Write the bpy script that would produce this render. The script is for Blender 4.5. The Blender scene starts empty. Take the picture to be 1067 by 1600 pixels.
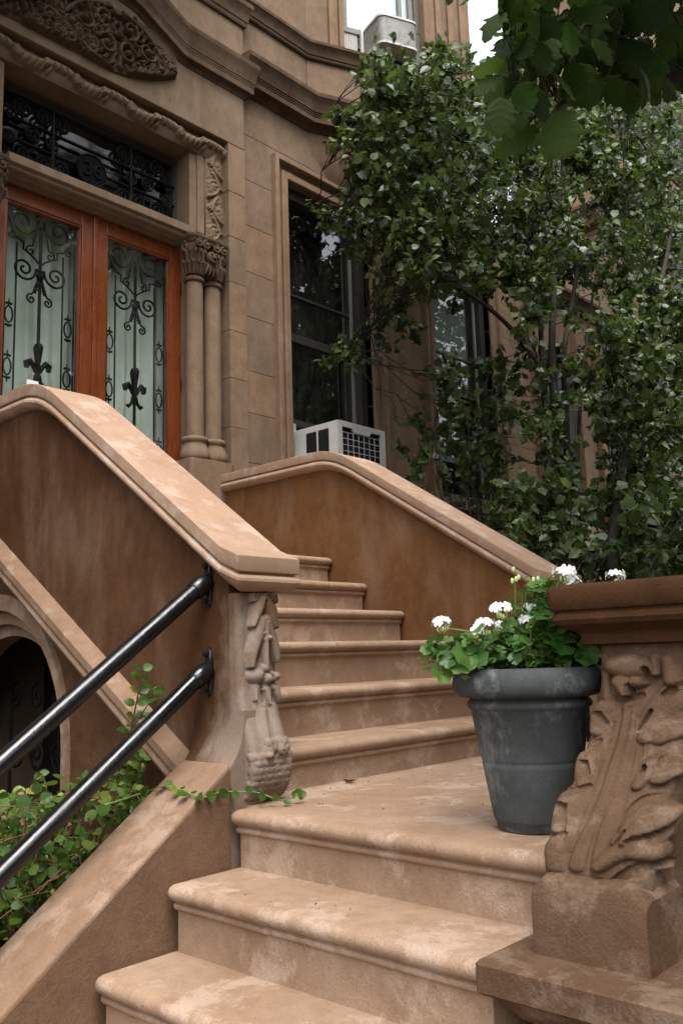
import bpy, bmesh, math, random
import numpy as np
from mathutils import Vector, Matrix
random.seed(7)
RN = random.Random(11)
S = bpy.context.scene
COL = S.collection
PI = math.pi
sin, cos = math.sin, math.cos

# ------------------------------------------------------------------ camera (a 31 mm lens, tilted 9 degrees up)
def cam_axes():
    yaw, pitch, roll = 0.82694667, 0.16089972, -0.03073903
    f = Vector((sin(yaw)*cos(pitch), cos(yaw)*cos(pitch), sin(pitch)))
    r = f.cross(Vector((0, 0, 1))).normalized()
    u = r.cross(f)
    return cos(roll)*r + sin(roll)*u, -sin(roll)*r + cos(roll)*u, f
CR, CU, CF = cam_axes()
cd = bpy.data.cameras.new('camera')
cam = bpy.data.objects.new('camera', cd)
COL.objects.link(cam)
M4 = Matrix((CR, CU, -CF)).transposed().to_4x4()
cam.matrix_world = M4
cd.sensor_width = 36
cd.lens = 1386.6/1600*36
cd.clip_start = 0.02
cd.clip_end = 1000
S.camera = cam

def at(px, py, axis, val):
    """world point of a photo pixel on a plane X, Y or Z = val (used for placing plants)"""
    d = CF + CR*((px-533.5)/1386.6) - CU*((py-800)/1386.6)
    return d*(val/d['XYZ'.index(axis)])

# ------------------------------------------------------------------ mesh helper
class MB:
    def __init__(s): s.v = []; s.f = []
    def add(s, vs, fs):
        o = len(s.v); s.v += [tuple(p) for p in vs]; s.f += [tuple(i+o for i in f) for f in fs]
    def box(s, x0, x1, y0, y1, z0, z1):
        s.add([(x, y, z) for z in (z0, z1) for y in (y0, y1) for x in (x0, x1)],
              [(0, 2, 3, 1), (4, 5, 7, 6), (0, 1, 5, 4), (2, 6, 7, 3), (0, 4, 6, 2), (1, 3, 7, 5)])
        return s
    def prism(s, poly, axis, a0, a1):
        n = len(poly)
        def P(p, a):
            if axis == 'X': return (a, p[0], p[1])
            if axis == 'Y': return (p[0], a, p[1])
            return (p[0], p[1], a)
        s.add([P(p, a0) for p in poly]+[P(p, a1) for p in poly],
              [tuple(range(n)), tuple(range(2*n-1, n-1, -1))]+[(i, i+n, (i+1) % n+n, (i+1) % n) for i in range(n)])
        return s
    def rings(s, rs, closed=True, cap0=True, cap1=True):
        n = len(rs[0]); o = len(s.v)
        for r in rs: s.v += [tuple(p) for p in r]
        for k in range(len(rs)-1):
            for i in range(n if closed else n-1):
                j = (i+1) % n
                s.f.append((o+k*n+i, o+k*n+j, o+(k+1)*n+j, o+(k+1)*n+i))
        if cap0: s.f.append(tuple(o+i for i in range(n-1, -1, -1)))
        if cap1: s.f.append(tuple(o+(len(rs)-1)*n+i for i in range(n)))
        return s
    def tube(s, pts, r, n=8, caps=True, flat=1.0):
        pts = [Vector(p) for p in pts]
        rs = r if isinstance(r, (list, tuple)) else [r]*len(pts)
        t0 = (pts[1]-pts[0]).normalized()
        up = Vector((0, 0, 1)) if abs(t0.z) < 0.9 else Vector((1, 0, 0))
        a = t0.cross(up).normalized(); out = []
        for i, p in enumerate(pts):
            t = (pts[min(i+1, len(pts)-1)]-pts[max(i-1, 0)])
            if t.length < 1e-9: t = t0
            t.normalize()
            a = (a-t*a.dot(t))
            a = a.normalized() if a.length > 1e-6 else t.orthogonal().normalized()
            b = t.cross(a)
            out.append([p+(a*cos(2*PI*k/n)+b*sin(2*PI*k/n)*flat)*rs[i] for k in range(n)])
        return s.rings(out, True, caps, caps)
    def lathe(s, prof, cx, cy, n=24, z0=0, caps=True):
        return s.rings([[(cx+r*cos(2*PI*k/n), cy+r*sin(2*PI*k/n), z0+z) for k in range(n)] for r, z in prof], True, caps, caps)
    def grid(s, P):
        nu, nv = P.shape[0], P.shape[1]; o = len(s.v)
        s.v += [tuple(p) for p in P.reshape(-1, 3).tolist()]
        for i in range(nu-1):
            for j in range(nv-1):
                a = o+i*nv+j; s.f.append((a, a+1, a+nv+1, a+nv))
        return s
    def ball(s, c, rx, ry=None, rz=None, n=8, m=6):
        ry = ry or rx; rz = rz or rx
        rs = [[(c[0]+rx*max(sin(PI*k/m), 1e-3)*cos(2*PI*i/n), c[1]+ry*max(sin(PI*k/m), 1e-3)*sin(2*PI*i/n), c[2]-rz*cos(PI*k/m)) for i in range(n)] for k in range(m+1)]
        return s.rings(rs)
    def sweep(s, prof, path, frame):
        """profile [(o,d)..] carried along path points; frame(i,o,d)->point"""
        return s.rings([[frame(i, o, d) for o, d in prof] for i in range(len(path))], True, True, True)

ORG = {}
def root(name, loc=(0, 0, 0), label=None, cat=None, group=None, kind=None):
    o = bpy.data.objects.new(name, None); COL.objects.link(o); o.location = loc; ORG[o.name] = Vector(loc)
    o.empty_display_size = 0.1
    tag(o, label, cat, group, kind); return o
def tag(o, label=None, cat=None, group=None, kind=None):
    if label: o['label'] = label
    if cat: o['category'] = cat
    if group: o['group'] = group
    if kind: o['kind'] = kind
    return o
def obj(name, mb, mat, parent=None, smooth=None, bevel=0, loc=None, seg=2, tf=None, merge=True):
    """smooth: None = flat, else the angle (degrees) under which edges are smoothed"""
    loc = Vector(loc) if loc else (ORG[parent.name] if parent else Vector((0, 0, 0)))
    me = bpy.data.meshes.new(name)
    vs = [tuple(tf @ Vector(p)) for p in mb.v] if tf else mb.v
    me.from_pydata([(p[0]-loc[0], p[1]-loc[1], p[2]-loc[2]) for p in vs], [], mb.f)
    if merge:
        bm = bmesh.new(); bm.from_mesh(me)
        bmesh.ops.remove_doubles(bm, verts=bm.verts, dist=1e-5)
        bmesh.ops.recalc_face_normals(bm, faces=bm.faces)
        if bevel:
            es = [e for e in bm.edges if len(e.link_faces) == 2 and e.calc_face_angle(0) > 0.5]
            bmesh.ops.bevel(bm, geom=es, offset=bevel, segments=seg, profile=0.6, affect='EDGES', clamp_overlap=True)
        bm.to_mesh(me); bm.free()
    me.materials.append(mat)
    if smooth is not None:
        me.polygons.foreach_set('use_smooth', [True]*len(me.polygons))
        if smooth < 180: me.set_sharp_from_angle(angle=math.radians(smooth))
    o = bpy.data.objects.new(name, me); COL.objects.link(o)
    if parent:
        o.parent = parent; o.location = loc-ORG[parent.name]
    else: o.location = loc
    ORG[o.name] = Vector(loc)
    return o

# ------------------------------------------------------------------ materials
def nm(name):
    m = bpy.data.materials.new(name); m.use_nodes = True
    nt = m.node_tree; nt.nodes.clear(); return m, nt
def N(nt, typ, **kw):
    n = nt.nodes.new(typ)
    for k, v in kw.items(): setattr(n, k, v)
    return n
def L(nt, a, b): nt.links.new(a, b)
def ramp(nt, src, stops):
    r = N(nt, 'ShaderNodeValToRGB')
    el = r.color_ramp.elements
    while len(el) < len(stops): el.new(0.5)
    for e, (p, c) in zip(el, stops):
        e.position = p; e.color = (c, c, c, 1) if isinstance(c, (int, float)) else (*c, 1)
    L(nt, src, r.inputs[0]); return r.outputs[0]
def noise(nt, co, scale, detail=4, rough=0.55, stretch=None, dist=0):
    if stretch:
        mp = N(nt, 'ShaderNodeMapping'); mp.inputs['Scale'].default_value = stretch; L(nt, co, mp.inputs[0]); co = mp.outputs[0]
    n = N(nt, 'ShaderNodeTexNoise'); n.inputs['Scale'].default_value = scale; n.inputs['Detail'].default_value = detail
    n.inputs['Roughness'].default_value = rough; n.inputs['Distortion'].default_value = dist
    L(nt, co, n.inputs['Vector']); return n.outputs['Fac']
def mix(nt, fac, a, b, blend='MIX'):
    m = N(nt, 'ShaderNodeMix', data_type='RGBA', blend_type=blend)
    for s, v in ((m.inputs[0], fac), (m.inputs[6], a), (m.inputs[7], b)):
        if isinstance(v, (int, float)): s.default_value = v
        elif isinstance(v, (tuple, list)): s.default_value = (*v, 1)
        else: L(nt, v, s)
    return m.outputs[2]
def finish(nt, col, rough=0.8, bump=None, bstr=0.3, bdist=0.01, spec=0.5, metal=0):
    p = N(nt, 'ShaderNodeBsdfPrincipled'); o = N(nt, 'ShaderNodeOutputMaterial')
    if isinstance(col, (tuple, list)): p.inputs['Base Color'].default_value = (*col, 1)
    else: L(nt, col, p.inputs['Base Color'])
    if isinstance(rough, (int, float)): p.inputs['Roughness'].default_value = rough
    else: L(nt, rough, p.inputs['Roughness'])
    p.inputs['Specular IOR Level'].default_value = spec; p.inputs['Metallic'].default_value = metal
    if bump is not None:
        b = N(nt, 'ShaderNodeBump'); b.inputs['Strength'].default_value = bstr; b.inputs['Distance'].default_value = bdist
        L(nt, bump, b.inputs['Height']); L(nt, b.outputs[0], p.inputs['Normal'])
    L(nt, p.outputs[0], o.inputs[0]); return p
def stone(name, a, b, c, streak=0, patch=None, fine=1.0, rough=0.85, bstr=0.35, speck=0.0, drip=None, cloud=None, plaster=None):
    """a,b two body colours, c a darker stain; streak = vertical run stains; patch = pale worn paint areas"""
    m, nt = nm(name)
    co = N(nt, 'ShaderNodeNewGeometry').outputs['Position']
    n1 = noise(nt, co, 2.2, 5, 0.6); n2 = noise(nt, co, 14, 5, 0.65); n3 = noise(nt, co, 160, 3, 0.6)
    col = mix(nt, ramp(nt, n1, [(0.36, 0.0), (0.64, 1.0)]), a, b)
    col = mix(nt, ramp(nt, n2, [(0.42, 0.0), (0.75, 0.55)]), col, c)
    if streak:
        s1 = noise(nt, co, 3.0, 5, 0.6, (3.2, 3.2, 0.35), 0.6)
        col = mix(nt, ramp(nt, s1, [(0.47, 0.0), (0.62, streak)]), col, c)
        s2 = noise(nt, co, 4.0, 5, 0.62, (2.4, 2.4, 0.4), 0.5)
        col = mix(nt, ramp(nt, s2, [(0.50, 0.0), (0.66, streak*0.65)]), col, tuple(min(1, x*1.55+0.03) for x in a))
    if cloud:                                   # soft pale blooms and dark runs, a little taller than wide
        s1 = noise(nt, co, 1.9, 6, 0.62, (1.6, 1.6, 0.55), 0.35)
        col = mix(nt, ramp(nt, s1, [(0.50, 0.0), (0.72, 0.75)]), col, cloud)
        s2 = noise(nt, co, 2.6, 6, 0.66, (1.9, 1.9, 0.5), 0.5)
        col = mix(nt, ramp(nt, s2, [(0.56, 0.0), (0.70, 0.6)]), col, c)
        s4 = noise(nt, co, 9.0, 5, 0.7, (1, 1, 0.6))
        col = mix(nt, ramp(nt, s4, [(0.35, 0.80), (0.65, 1.0)]), (0, 0, 0), col)
    if plaster:                                 # bare greyish plaster round the foot of the carved pier end
        vd = N(nt, 'ShaderNodeVectorMath', operation='SUBTRACT'); L(nt, co, vd.inputs[0]); vd.inputs[1].default_value = (2.0, 2.28, -0.28)
        vs_ = N(nt, 'ShaderNodeVectorMath', operation='MULTIPLY'); L(nt, vd.outputs[0], vs_.inputs[0]); vs_.inputs[1].default_value = (1, 2.4, 0.85)
        ln = N(nt, 'ShaderNodeVectorMath', operation='LENGTH'); L(nt, vs_.outputs[0], ln.inputs[0])
        ad = N(nt, 'ShaderNodeMath', operation='MULTIPLY_ADD'); L(nt, noise(nt, co, 6, 6, 0.65, (1, 1, 0.5)), ad.inputs[0]); ad.inputs[1].default_value = 1.1; L(nt, ln.outputs['Value'], ad.inputs[2])
        col = mix(nt, ramp(nt, ad.outputs[0], [(0.75, 0.9), (1.55, 0.0)]), col, plaster)
    if drip:
        sep = N(nt, 'ShaderNodeSeparateXYZ'); L(nt, co, sep.inputs[0])
        s3 = noise(nt, co, 6.0, 3, 0.5, (4.0, 4.0, 0.12), 0.2)
        col = mix(nt, ramp(nt, s3, [(0.66, 0.0), (0.72, 0.6)]), col, drip)
    if patch:
        p1 = noise(nt, co, 5.0, 9, 0.72, (1, 1, 1), 0.25)
        col = mix(nt, ramp(nt, p1, [(0.52, 0.0), (0.60, 0.75)]), col, patch)
    col = mix(nt, ramp(nt, n3, [(0.3, 0.78), (0.7, 1.0)]), (0, 0, 0), col) if fine else col
    if speck:
        v = noise(nt, co, 90, 2, 0.5)
        col = mix(nt, ramp(nt, v, [(0.70, 0.0), (0.74, speck)]), col, (0.03, 0.025, 0.02))
    h = mix(nt, 0.30, mix(nt, 0.45, n2, noise(nt, co, 38, 4, 0.7)), n3)
    finish(nt, col, rough, h, bstr, 0.011, 0.07)
    return m
def plain(name, col, rough=0.5, spec=0.5, metal=0, var=0.15, sc=25, bstr=0.0, bsc=60, stretch=None):
    m, nt = nm(name)
    co = N(nt, 'ShaderNodeNewGeometry').outputs['Position']
    n1 = noise(nt, co, sc, 5, 0.6, stretch)
    c = mix(nt, ramp(nt, n1, [(0.3, 0.0), (0.7, 1.0)]), tuple(x*(1-var) for x in col), tuple(min(1, x*(1+var)) for x in col))
    r = ramp(nt, noise(nt, co, sc*0.6, 4), [(0.3, max(0.02, rough-0.1)), (0.7, min(1, rough+0.1))])
    finish(nt, c, r, noise(nt, co, bsc, 3, 0.6, stretch) if bstr else None, bstr, 0.004, spec, metal)
    return m
def leafmat(name, a, b, young=None, rough=0.38, spec=0.5, trans=0.28, sc=1.0, ylo=0.80):
    m, nt = nm(name)
    g = N(nt, 'ShaderNodeNewGeometry'); rnd = g.outputs['Random Per Island']
    col = mix(nt, rnd, a, b)
    if young:
        mt = N(nt, 'ShaderNodeMath', operation='FRACT'); mu = N(nt, 'ShaderNodeMath', operation='MULTIPLY'); mu.inputs[1].default_value = 37.7
        L(nt, rnd, mu.inputs[0]); L(nt, mu.outputs[0], mt.inputs[0])
        col = mix(nt, ramp(nt, mt.outputs[0], [(ylo, 0.0), (0.97, 0.9)]), col, young)
    v = noise(nt, g.outputs['Position'], 60*sc, 3)
    col = mix(nt, ramp(nt, v, [(0.3, 0.75), (0.7, 1.0)]), (0, 0, 0), col)
    back = mix(nt, 0.35, col, (0.10, 0.14, 0.05))
    col = mix(nt, g.outputs['Backfacing'], col, back)
    p = N(nt, 'ShaderNodeBsdfPrincipled'); L(nt, col, p.inputs['Base Color'])
    L(nt, ramp(nt, rnd, [(0.0, rough-0.08), (1.0, rough+0.12)]), p.inputs['Roughness'])
    p.inputs['Specular IOR Level'].default_value = spec
    t = N(nt, 'ShaderNodeBsdfTranslucent'); L(nt, mix(nt, 0.5, col, (0.16, 0.26, 0.03)), t.inputs[0])
    ms = N(nt, 'ShaderNodeMixShader'); ms.inputs[0].default_value = trans
    L(nt, p.outputs[0], ms.inputs[1]); L(nt, t.outputs[0], ms.inputs[2])
    o = N(nt, 'ShaderNodeOutputMaterial'); L(nt, ms.outputs[0], o.inputs[0]); return m
def glassmat(name, tint=(0.9, 0.95, 0.92), refl=1.0, rough=0.0, dirt=0.05):
    m, nt = nm(name)
    co = N(nt, 'ShaderNodeNewGeometry').outputs['Position']
    t = N(nt, 'ShaderNodeBsdfTransparent'); t.inputs[0].default_value = (*tint, 1)
    g = N(nt, 'ShaderNodeBsdfGlossy'); g.inputs['Roughness'].default_value = rough
    b = N(nt, 'ShaderNodeBump'); b.inputs['Strength'].default_value = 0.04; b.inputs['Distance'].default_value = 0.02
    L(nt, noise(nt, co, 2.5, 2), b.inputs['Height']); L(nt, b.outputs[0], g.inputs['Normal'])
    fr = N(nt, 'ShaderNodeLayerWeight'); fr.inputs['Blend'].default_value = 0.5
    pw = N(nt, 'ShaderNodeMath', operation='POWER'); pw.inputs[1].default_value = 4.0; L(nt, fr.outputs['Facing'], pw.inputs[0])
    mu = N(nt, 'ShaderNodeMath', operation='MULTIPLY_ADD'); mu.inputs[1].default_value = 0.9; mu.inputs[2].default_value = refl; mu.use_clamp = True
    L(nt, pw.outputs[0], mu.inputs[0])
    ms = N(nt, 'ShaderNodeMixShader'); L(nt, mu.outputs[0], ms.inputs[0]); L(nt, t.outputs[0], ms.inputs[1]); L(nt, g.outputs[0], ms.inputs[2])
    d = N(nt, 'ShaderNodeBsdfDiffuse'); d.inputs[0].default_value = (0.35, 0.36, 0.34, 1)
    m2 = N(nt, 'ShaderNodeMixShader'); L(nt, ramp(nt, noise(nt, co, 5, 6, 0.7), [(0.45, 0.0), (0.8, dirt)]), m2.inputs[0])
    L(nt, ms.outputs[0], m2.inputs[1]); L(nt, d.outputs[0], m2.inputs[2])
    o = N(nt, 'ShaderNodeOutputMaterial'); L(nt, m2.outputs[0], o.inputs[0]); return m

MT = {}
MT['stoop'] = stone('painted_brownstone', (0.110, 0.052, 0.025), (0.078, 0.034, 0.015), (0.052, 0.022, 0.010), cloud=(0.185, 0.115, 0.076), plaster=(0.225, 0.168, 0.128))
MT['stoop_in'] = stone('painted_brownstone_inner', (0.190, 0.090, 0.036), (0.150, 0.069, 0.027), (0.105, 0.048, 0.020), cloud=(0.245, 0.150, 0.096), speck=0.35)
MT['ledge'] = stone('painted_brownstone_ledge', (0.255, 0.163, 0.107), (0.212, 0.130, 0.083), (0.14, 0.082, 0.050), patch=(0.31, 0.22, 0.16))
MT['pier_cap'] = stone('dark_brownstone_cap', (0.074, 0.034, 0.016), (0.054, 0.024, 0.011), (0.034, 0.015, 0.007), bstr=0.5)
MT['curbface'] = stone('rough_curb_face', (0.180, 0.108, 0.066), (0.150, 0.087, 0.051), (0.095, 0.053, 0.030), bstr=0.5)
MT['cap'] = stone('painted_brownstone_coping', (0.375, 0.252, 0.175), (0.325, 0.208, 0.138), (0.26, 0.158, 0.100), patch=(0.44, 0.33, 0.26), bstr=0.25)
MT['step'] = stone('worn_brownstone_steps', (0.350, 0.238, 0.162), (0.290, 0.185, 0.118), (0.205, 0.122, 0.074), patch=(0.43, 0.315, 0.235), speck=0.5, bstr=0.45)
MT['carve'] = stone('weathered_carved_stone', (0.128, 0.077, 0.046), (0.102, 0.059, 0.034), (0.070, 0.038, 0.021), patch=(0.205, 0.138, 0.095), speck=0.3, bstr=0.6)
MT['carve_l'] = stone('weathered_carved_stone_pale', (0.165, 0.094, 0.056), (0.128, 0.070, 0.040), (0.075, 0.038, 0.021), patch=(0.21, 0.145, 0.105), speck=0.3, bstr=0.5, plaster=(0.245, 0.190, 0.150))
MT['facade'] = stone('facade_brownstone', (0.242, 0.168, 0.112), (0.212, 0.144, 0.094), (0.160, 0.105, 0.068), bstr=0.25, cloud=(0.262, 0.188, 0.132))
MT['facade_w'] = stone('facade_brownstone_warm', (0.270, 0.180, 0.114), (0.235, 0.150, 0.091), (0.175, 0.108, 0.066), bstr=0.25, cloud=(0.285, 0.190, 0.126))
MT['facade_d'] = stone('facade_brownstone_grey', (0.232, 0.162, 0.110), (0.203, 0.139, 0.092), (0.152, 0.101, 0.066), bstr=0.25, cloud=(0.252, 0.182, 0.129))
MT['trim'] = stone('soot_and_shade_brownstone', (0.125, 0.081, 0.052), (0.092, 0.058, 0.037), (0.05, 0.031, 0.020), cloud=(0.16, 0.106, 0.07), bstr=0.25)  # dark tone holds cornice soot plus shade under the door hood, put into the colour
MT['wall_low'] = stone('rough_basement_stone', (0.120, 0.062, 0.032), (0.09, 0.044, 0.022), (0.045, 0.021, 0.011), bstr=0.9, speck=0.5)
MT['iron'] = plain('black_painted_iron', (0.006, 0.006, 0.007), 0.24, 0.5, 0, 0.2, 12, 0.22, 45)
MT['grille'] = plain('black_wrought_iron', (0.006, 0.006, 0.006), 0.6, 0.10)
MT['wood'] = plain('varnished_mahogany', (0.150, 0.036, 0.009), 0.30, 0.5, 0, 0.35, 9, 0.12, 30, (9, 9, 0.6))
MT['sash'] = plain('dark_painted_sash', (0.028, 0.026, 0.022), 0.45)
MT['sash_grey'] = plain('weathered_grey_sash', (0.16, 0.16, 0.14), 0.6, 0.4)
MT['sash_green'] = plain('grey_green_frame', (0.085, 0.09, 0.075), 0.55, 0.4)

MT['curtain'] = plain('sheer_curtain', (0.55, 0.60, 0.54), 0.9, 0.1, 0, 0.05, 6)
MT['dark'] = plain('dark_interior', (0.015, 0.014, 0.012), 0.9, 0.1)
MT['room'] = plain('room_drape', (0.022, 0.018, 0.014), 0.9, 0.05, 0, 0.3, 3, 0, 60, (6, 6, 0.4))
MT['blind'] = plain('pale_window_shade', (0.62, 0.72, 0.78), 0.8, 0.2, 0, 0.1, 2)
MT['dglass'] = glassmat('dim_glass', (0.6, 0.65, 0.65), 0.05, 0.05)
MT['glass'] = glassmat('door_glass', (0.92, 0.97, 0.93), 0.13, 0.0, 0.13)
MT['wglass'] = glassmat('window_glass', (0.85, 0.9, 0.88), 0.15, 0.0, 0.06)
MT['ac_white'] = plain('dirty_white_enamel', (0.50, 0.49, 0.45), 0.5, 0.4, 0, 0.10, 12)
MT['ac_grey'] = plain('stained_grey_metal', (0.20, 0.19, 0.17), 0.55, 0.4, 0, 0.3, 14)
MT['ac_dark'] = plain('black_fins', (0.018, 0.018, 0.018), 0.6, 0.3)
MT['pleat'] = plain('cream_accordion_panel', (0.46, 0.45, 0.39), 0.6, 0.3)
MT['pot'] = stone('grey_fibrestone_pot', (0.094, 0.102, 0.100), (0.067, 0.072, 0.070), (0.040, 0.042, 0.039), patch=(0.185, 0.197, 0.192), speck=0.3, bstr=0.12, rough=0.62)
MT['soil'] = plain('potting_soil', (0.02, 0.014, 0.01), 0.95, 0.1, 0, 0.5, 60, 0.8, 80)
MT['ground'] = plain('garden_soil', (0.035, 0.026, 0.018), 0.95, 0.1, 0, 0.5, 8, 0.8, 30)
MT['pave'] = plain('grey_sidewalk', (0.11, 0.105, 0.098), 0.85, 0.2, 0, 0.15, 3, 0.3, 60)
MT['road'] = plain('asphalt', (0.05, 0.05, 0.05), 0.85, 0.2, 0, 0.2, 40, 0.4, 120)
MT['leaf'] = leafmat('small_tree_leaves', (0.021, 0.042, 0.010), (0.060, 0.090, 0.018), (0.12, 0.175, 0.025), rough=0.40, spec=0.42, trans=0.24)
MT['oak'] = leafmat('broad_lobed_leaves', (0.005, 0.013, 0.004), (0.011, 0.026, 0.006), (0.04, 0.09, 0.014), 0.6, 0.06, 0.30, 0.5, 0.6)
MT['street'] = leafmat('street_tree_leaves', (0.022, 0.045, 0.014), (0.05, 0.085, 0.025), None, 0.5, 0.3, 0.25, 0.2)
MT['ivy'] = leafmat('ivy_leaves', (0.024, 0.066, 0.010), (0.080, 0.150, 0.020), (0.26, 0.28, 0.045), 0.40, 0.30, 0.28)
MT['ger'] = leafmat('geranium_leaves', (0.034, 0.100, 0.014), (0.085, 0.180, 0.024), (0.14, 0.24, 0.05), 0.45, 0.4, 0.28)
MT['stem'] = plain('green_stems', (0.14, 0.20, 0.05), 0.5, 0.4)
MT['redstem'] = plain('reddish_vine_stems', (0.17, 0.085, 0.045), 0.6, 0.3)
MT['bark'] = plain('grey_brown_bark', (0.038, 0.031, 0.025), 0.85, 0.2, 0, 0.4, 30, 0.9, 70, (1, 1, 0.4))
MT['petal'] = plain('white_petals', (0.82, 0.82, 0.78), 0.6, 0.3, 0, 0.05, 40)
MT['bud'] = plain('pale_green_buds', (0.45, 0.55, 0.20), 0.5, 0.3)
MT['dry'] = plain('dry_leaf', (0.20, 0.085, 0.035), 0.7, 0.2)
MT['grit'] = plain('dark_grit', (0.045, 0.03, 0.02), 0.9, 0.2)
MT['siding'] = plain('pale_metal_siding', (0.46, 0.48, 0.49), 0.5, 0.4, 0, 0.08, 4)
MT['slate'] = plain('dark_roof_edge', (0.10, 0.105, 0.11), 0.6, 0.4)
MT['shade'] = plain('grey_green_roller_shade', (0.20, 0.225, 0.20), 0.9, 0.1, 0, 0.08, 3)
MT['paper'] = plain('white_paper', (0.78, 0.78, 0.74), 0.7, 0.2)
MT['hub'] = plain('cast_number_plate', (0.006, 0.0065, 0.007), 0.8, 0.05)
MT['num'] = plain('worn_number_relief', (0.013, 0.0135, 0.0145), 0.7, 0.05)
# ------------------------------------------------------------------ relief carving
def carve(A, B, strokes):
    """height field from rounded strokes. stroke = (points, radius or radii, height[, 'cut' or 'add'])"""
    H = np.zeros_like(A)
    for st in strokes:
        pts, r, h = st[0], st[1], st[2]; mode = st[3] if len(st) > 3 else 'max'
        rs = r if isinstance(r, (list, tuple)) else [r]*len(pts)
        best = np.zeros_like(A)
        if len(pts) == 1: pts = [pts[0], (pts[0][0]+1e-6, pts[0][1])]; rs = [rs[0], rs[0]]
        for i in range(len(pts)-1):
            (x0, y0), (x1, y1) = pts[i], pts[i+1]
            rm = max(rs[i], rs[i+1])
            lo = (A > min(x0, x1)-rm) & (A < max(x0, x1)+rm) & (B > min(y0, y1)-rm) & (B < max(y0, y1)+rm)
            if not lo.any(): continue
            a = A[lo]; b = B[lo]
            dx, dy = x1-x0, y1-y0; l2 = dx*dx+dy*dy+1e-12
            t = np.clip(((a-x0)*dx+(b-y0)*dy)/l2, 0, 1)
            d = np.hypot(a-x0-t*dx, b-y0-t*dy)/(rs[i]+(rs[i+1]-rs[i])*t)
            best[lo] = np.maximum(best[lo], np.sqrt(np.clip(1-d*d, 0, 1)))
        if mode == 'max': H = np.maximum(H, h*best)
        elif mode == 'add': H = H+h*best
        else: H = H-h*best**1.5
    return H
def spiral(cx, cy, r, turns=1.6, a0=0.0, hand=1, n=26, shrink=0.12):
    out = []
    for i in range(n+1):
        t = i/n; rr = r*((1-t)+shrink*t); a = a0+hand*2*PI*turns*t
        out.append((cx+rr*cos(a), cy+rr*sin(a)))
    return out
def scrollwork(cs, th=0.022, h=0.03, rnd=None, leaves=7, turns=1.7, reach=1.0):
    """a rinceau: spirals with curling leaves round them. cs = [(cx,cy,r,a0,hand)]"""
    rnd = rnd or random.Random(3); st = []
    for cx, cy, r, a0, hand in cs:
        sp = spiral(cx, cy, r, turns, a0, hand)
        st.append((sp, [th*(1-0.45*i/len(sp)) for i in range(len(sp))], h))
        st.append(([sp[-1]], th*1.5, h*1.25))
        for k in range(leaves):
            a = a0+hand*2*PI*(k+0.3)/leaves
            p0 = (cx+r*cos(a)*0.95, cy+r*sin(a)*0.95)
            b = a+hand*0.75
            L1 = r*rnd.uniform(0.4, 0.62)*reach
            p1 = (p0[0]+L1*0.6*cos(b), p0[1]+L1*0.6*sin(b)); b += hand*0.8
            p2 = (p1[0]+L1*0.5*cos(b), p1[1]+L1*0.5*sin(b))
            st.append(([p0, p1, p2], [th*0.75, th*0.95, th*0.4], h*rnd.uniform(0.75, 1.1)))
            st.append(([p0, p1], th*0.22, h*0.35, 'cut'))
    return st

# ------------------------------------------------------------------ the setting
g = MB(); g.add([(-200, -250, -1.56), (250, -250, -1.56), (250, 200, -1.56), (-200, 200, -1.56)], [(0, 1, 2, 3)])
tag(obj('ground', g, MT['ground']), kind='structure')
g = MB(); g.box(-60, 90, -3.6, 0.55, -1.70, -1.55); g.box(-60, 0.62, 0.55, 0.9, -1.7, -1.551)
tag(obj('sidewalk', g, MT['pave']), kind='structure')
g = MB(); g.add([(-120, -13.5, -1.556), (160, -13.5, -1.556), (160, -3.62, -1.556), (-120, -3.62, -1.556)], [(0, 1, 2, 3)])
tag(obj('road', g, MT['road']), kind='structure')

# ------------------------------------------------------------------ staircase
def offset_path(path, o):
    """offset an open plan path to its left side"""
    out = []
    for i, p in enumerate(path):
        def nrm(a, b):
            d = Vector((b[0]-a[0], b[1]-a[1])).normalized(); return Vector((-d.y, d.x))
        n1 = nrm(path[i-1], p) if i > 0 else None
        n2 = nrm(p, path[i+1]) if i < len(path)-1 else None
        if n1 is None: n = n2
        elif n2 is None: n = n1
        else:
            n = (n1+n2).normalized(); n = n/max(0.4, n.dot(n1))
        out.append((p[0]+n.x*o, p[1]+n.y*o))
    return out
NOSE = [(-0.028, 0.0), (-0.016, -0.003), (-0.006, -0.009), (-0.001, -0.018), (0.0, -0.027), (-0.004, -0.037), (-0.012, -0.045),
        (-0.022, -0.048), (-0.0225, -0.052), (-0.017, -0.055), (-0.016, -0.063), (-0.020, -0.070), (-0.028, -0.073), (-0.030, -0.078)]
def nosed(path, back, z, drop, wob=0.0):
    """tread with bullnose, fillet and riser; path = nosing line (outside on its left), back = closing points"""
    m = MB(); rs = []
    for o, d in NOSE+[(-0.030, -drop)]:
        rs.append([(p[0], p[1], z+d) for p in offset_path(path, o)]+[(b[0], b[1], z+d) for b in back])
    m.rings(rs); return m
def fine(path, step=0.12):
    out = []
    for i in range(len(path)-1):
        a, b = path[i], path[i+1]; d = math.hypot(b[0]-a[0], b[1]-a[1]); n = max(1, int(d/step))
        for k in range(n): out.append((a[0]+(b[0]-a[0])*k/n, a[1]+(b[1]-a[1])*k/n))
    out.append(path[-1]); return out
def arc(cx, cy, r, a0, a1, n=6):
    return [(cx+r*cos(a0+(a1-a0)*i/n), cy+r*sin(a0+(a1-a0)*i/n)) for i in range(n+1)]
def irregular(path, rnd, amp):
    return [(x+rnd.uniform(-amp, amp), y+rnd.uniform(-amp, amp)) for x, y in path]

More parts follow.
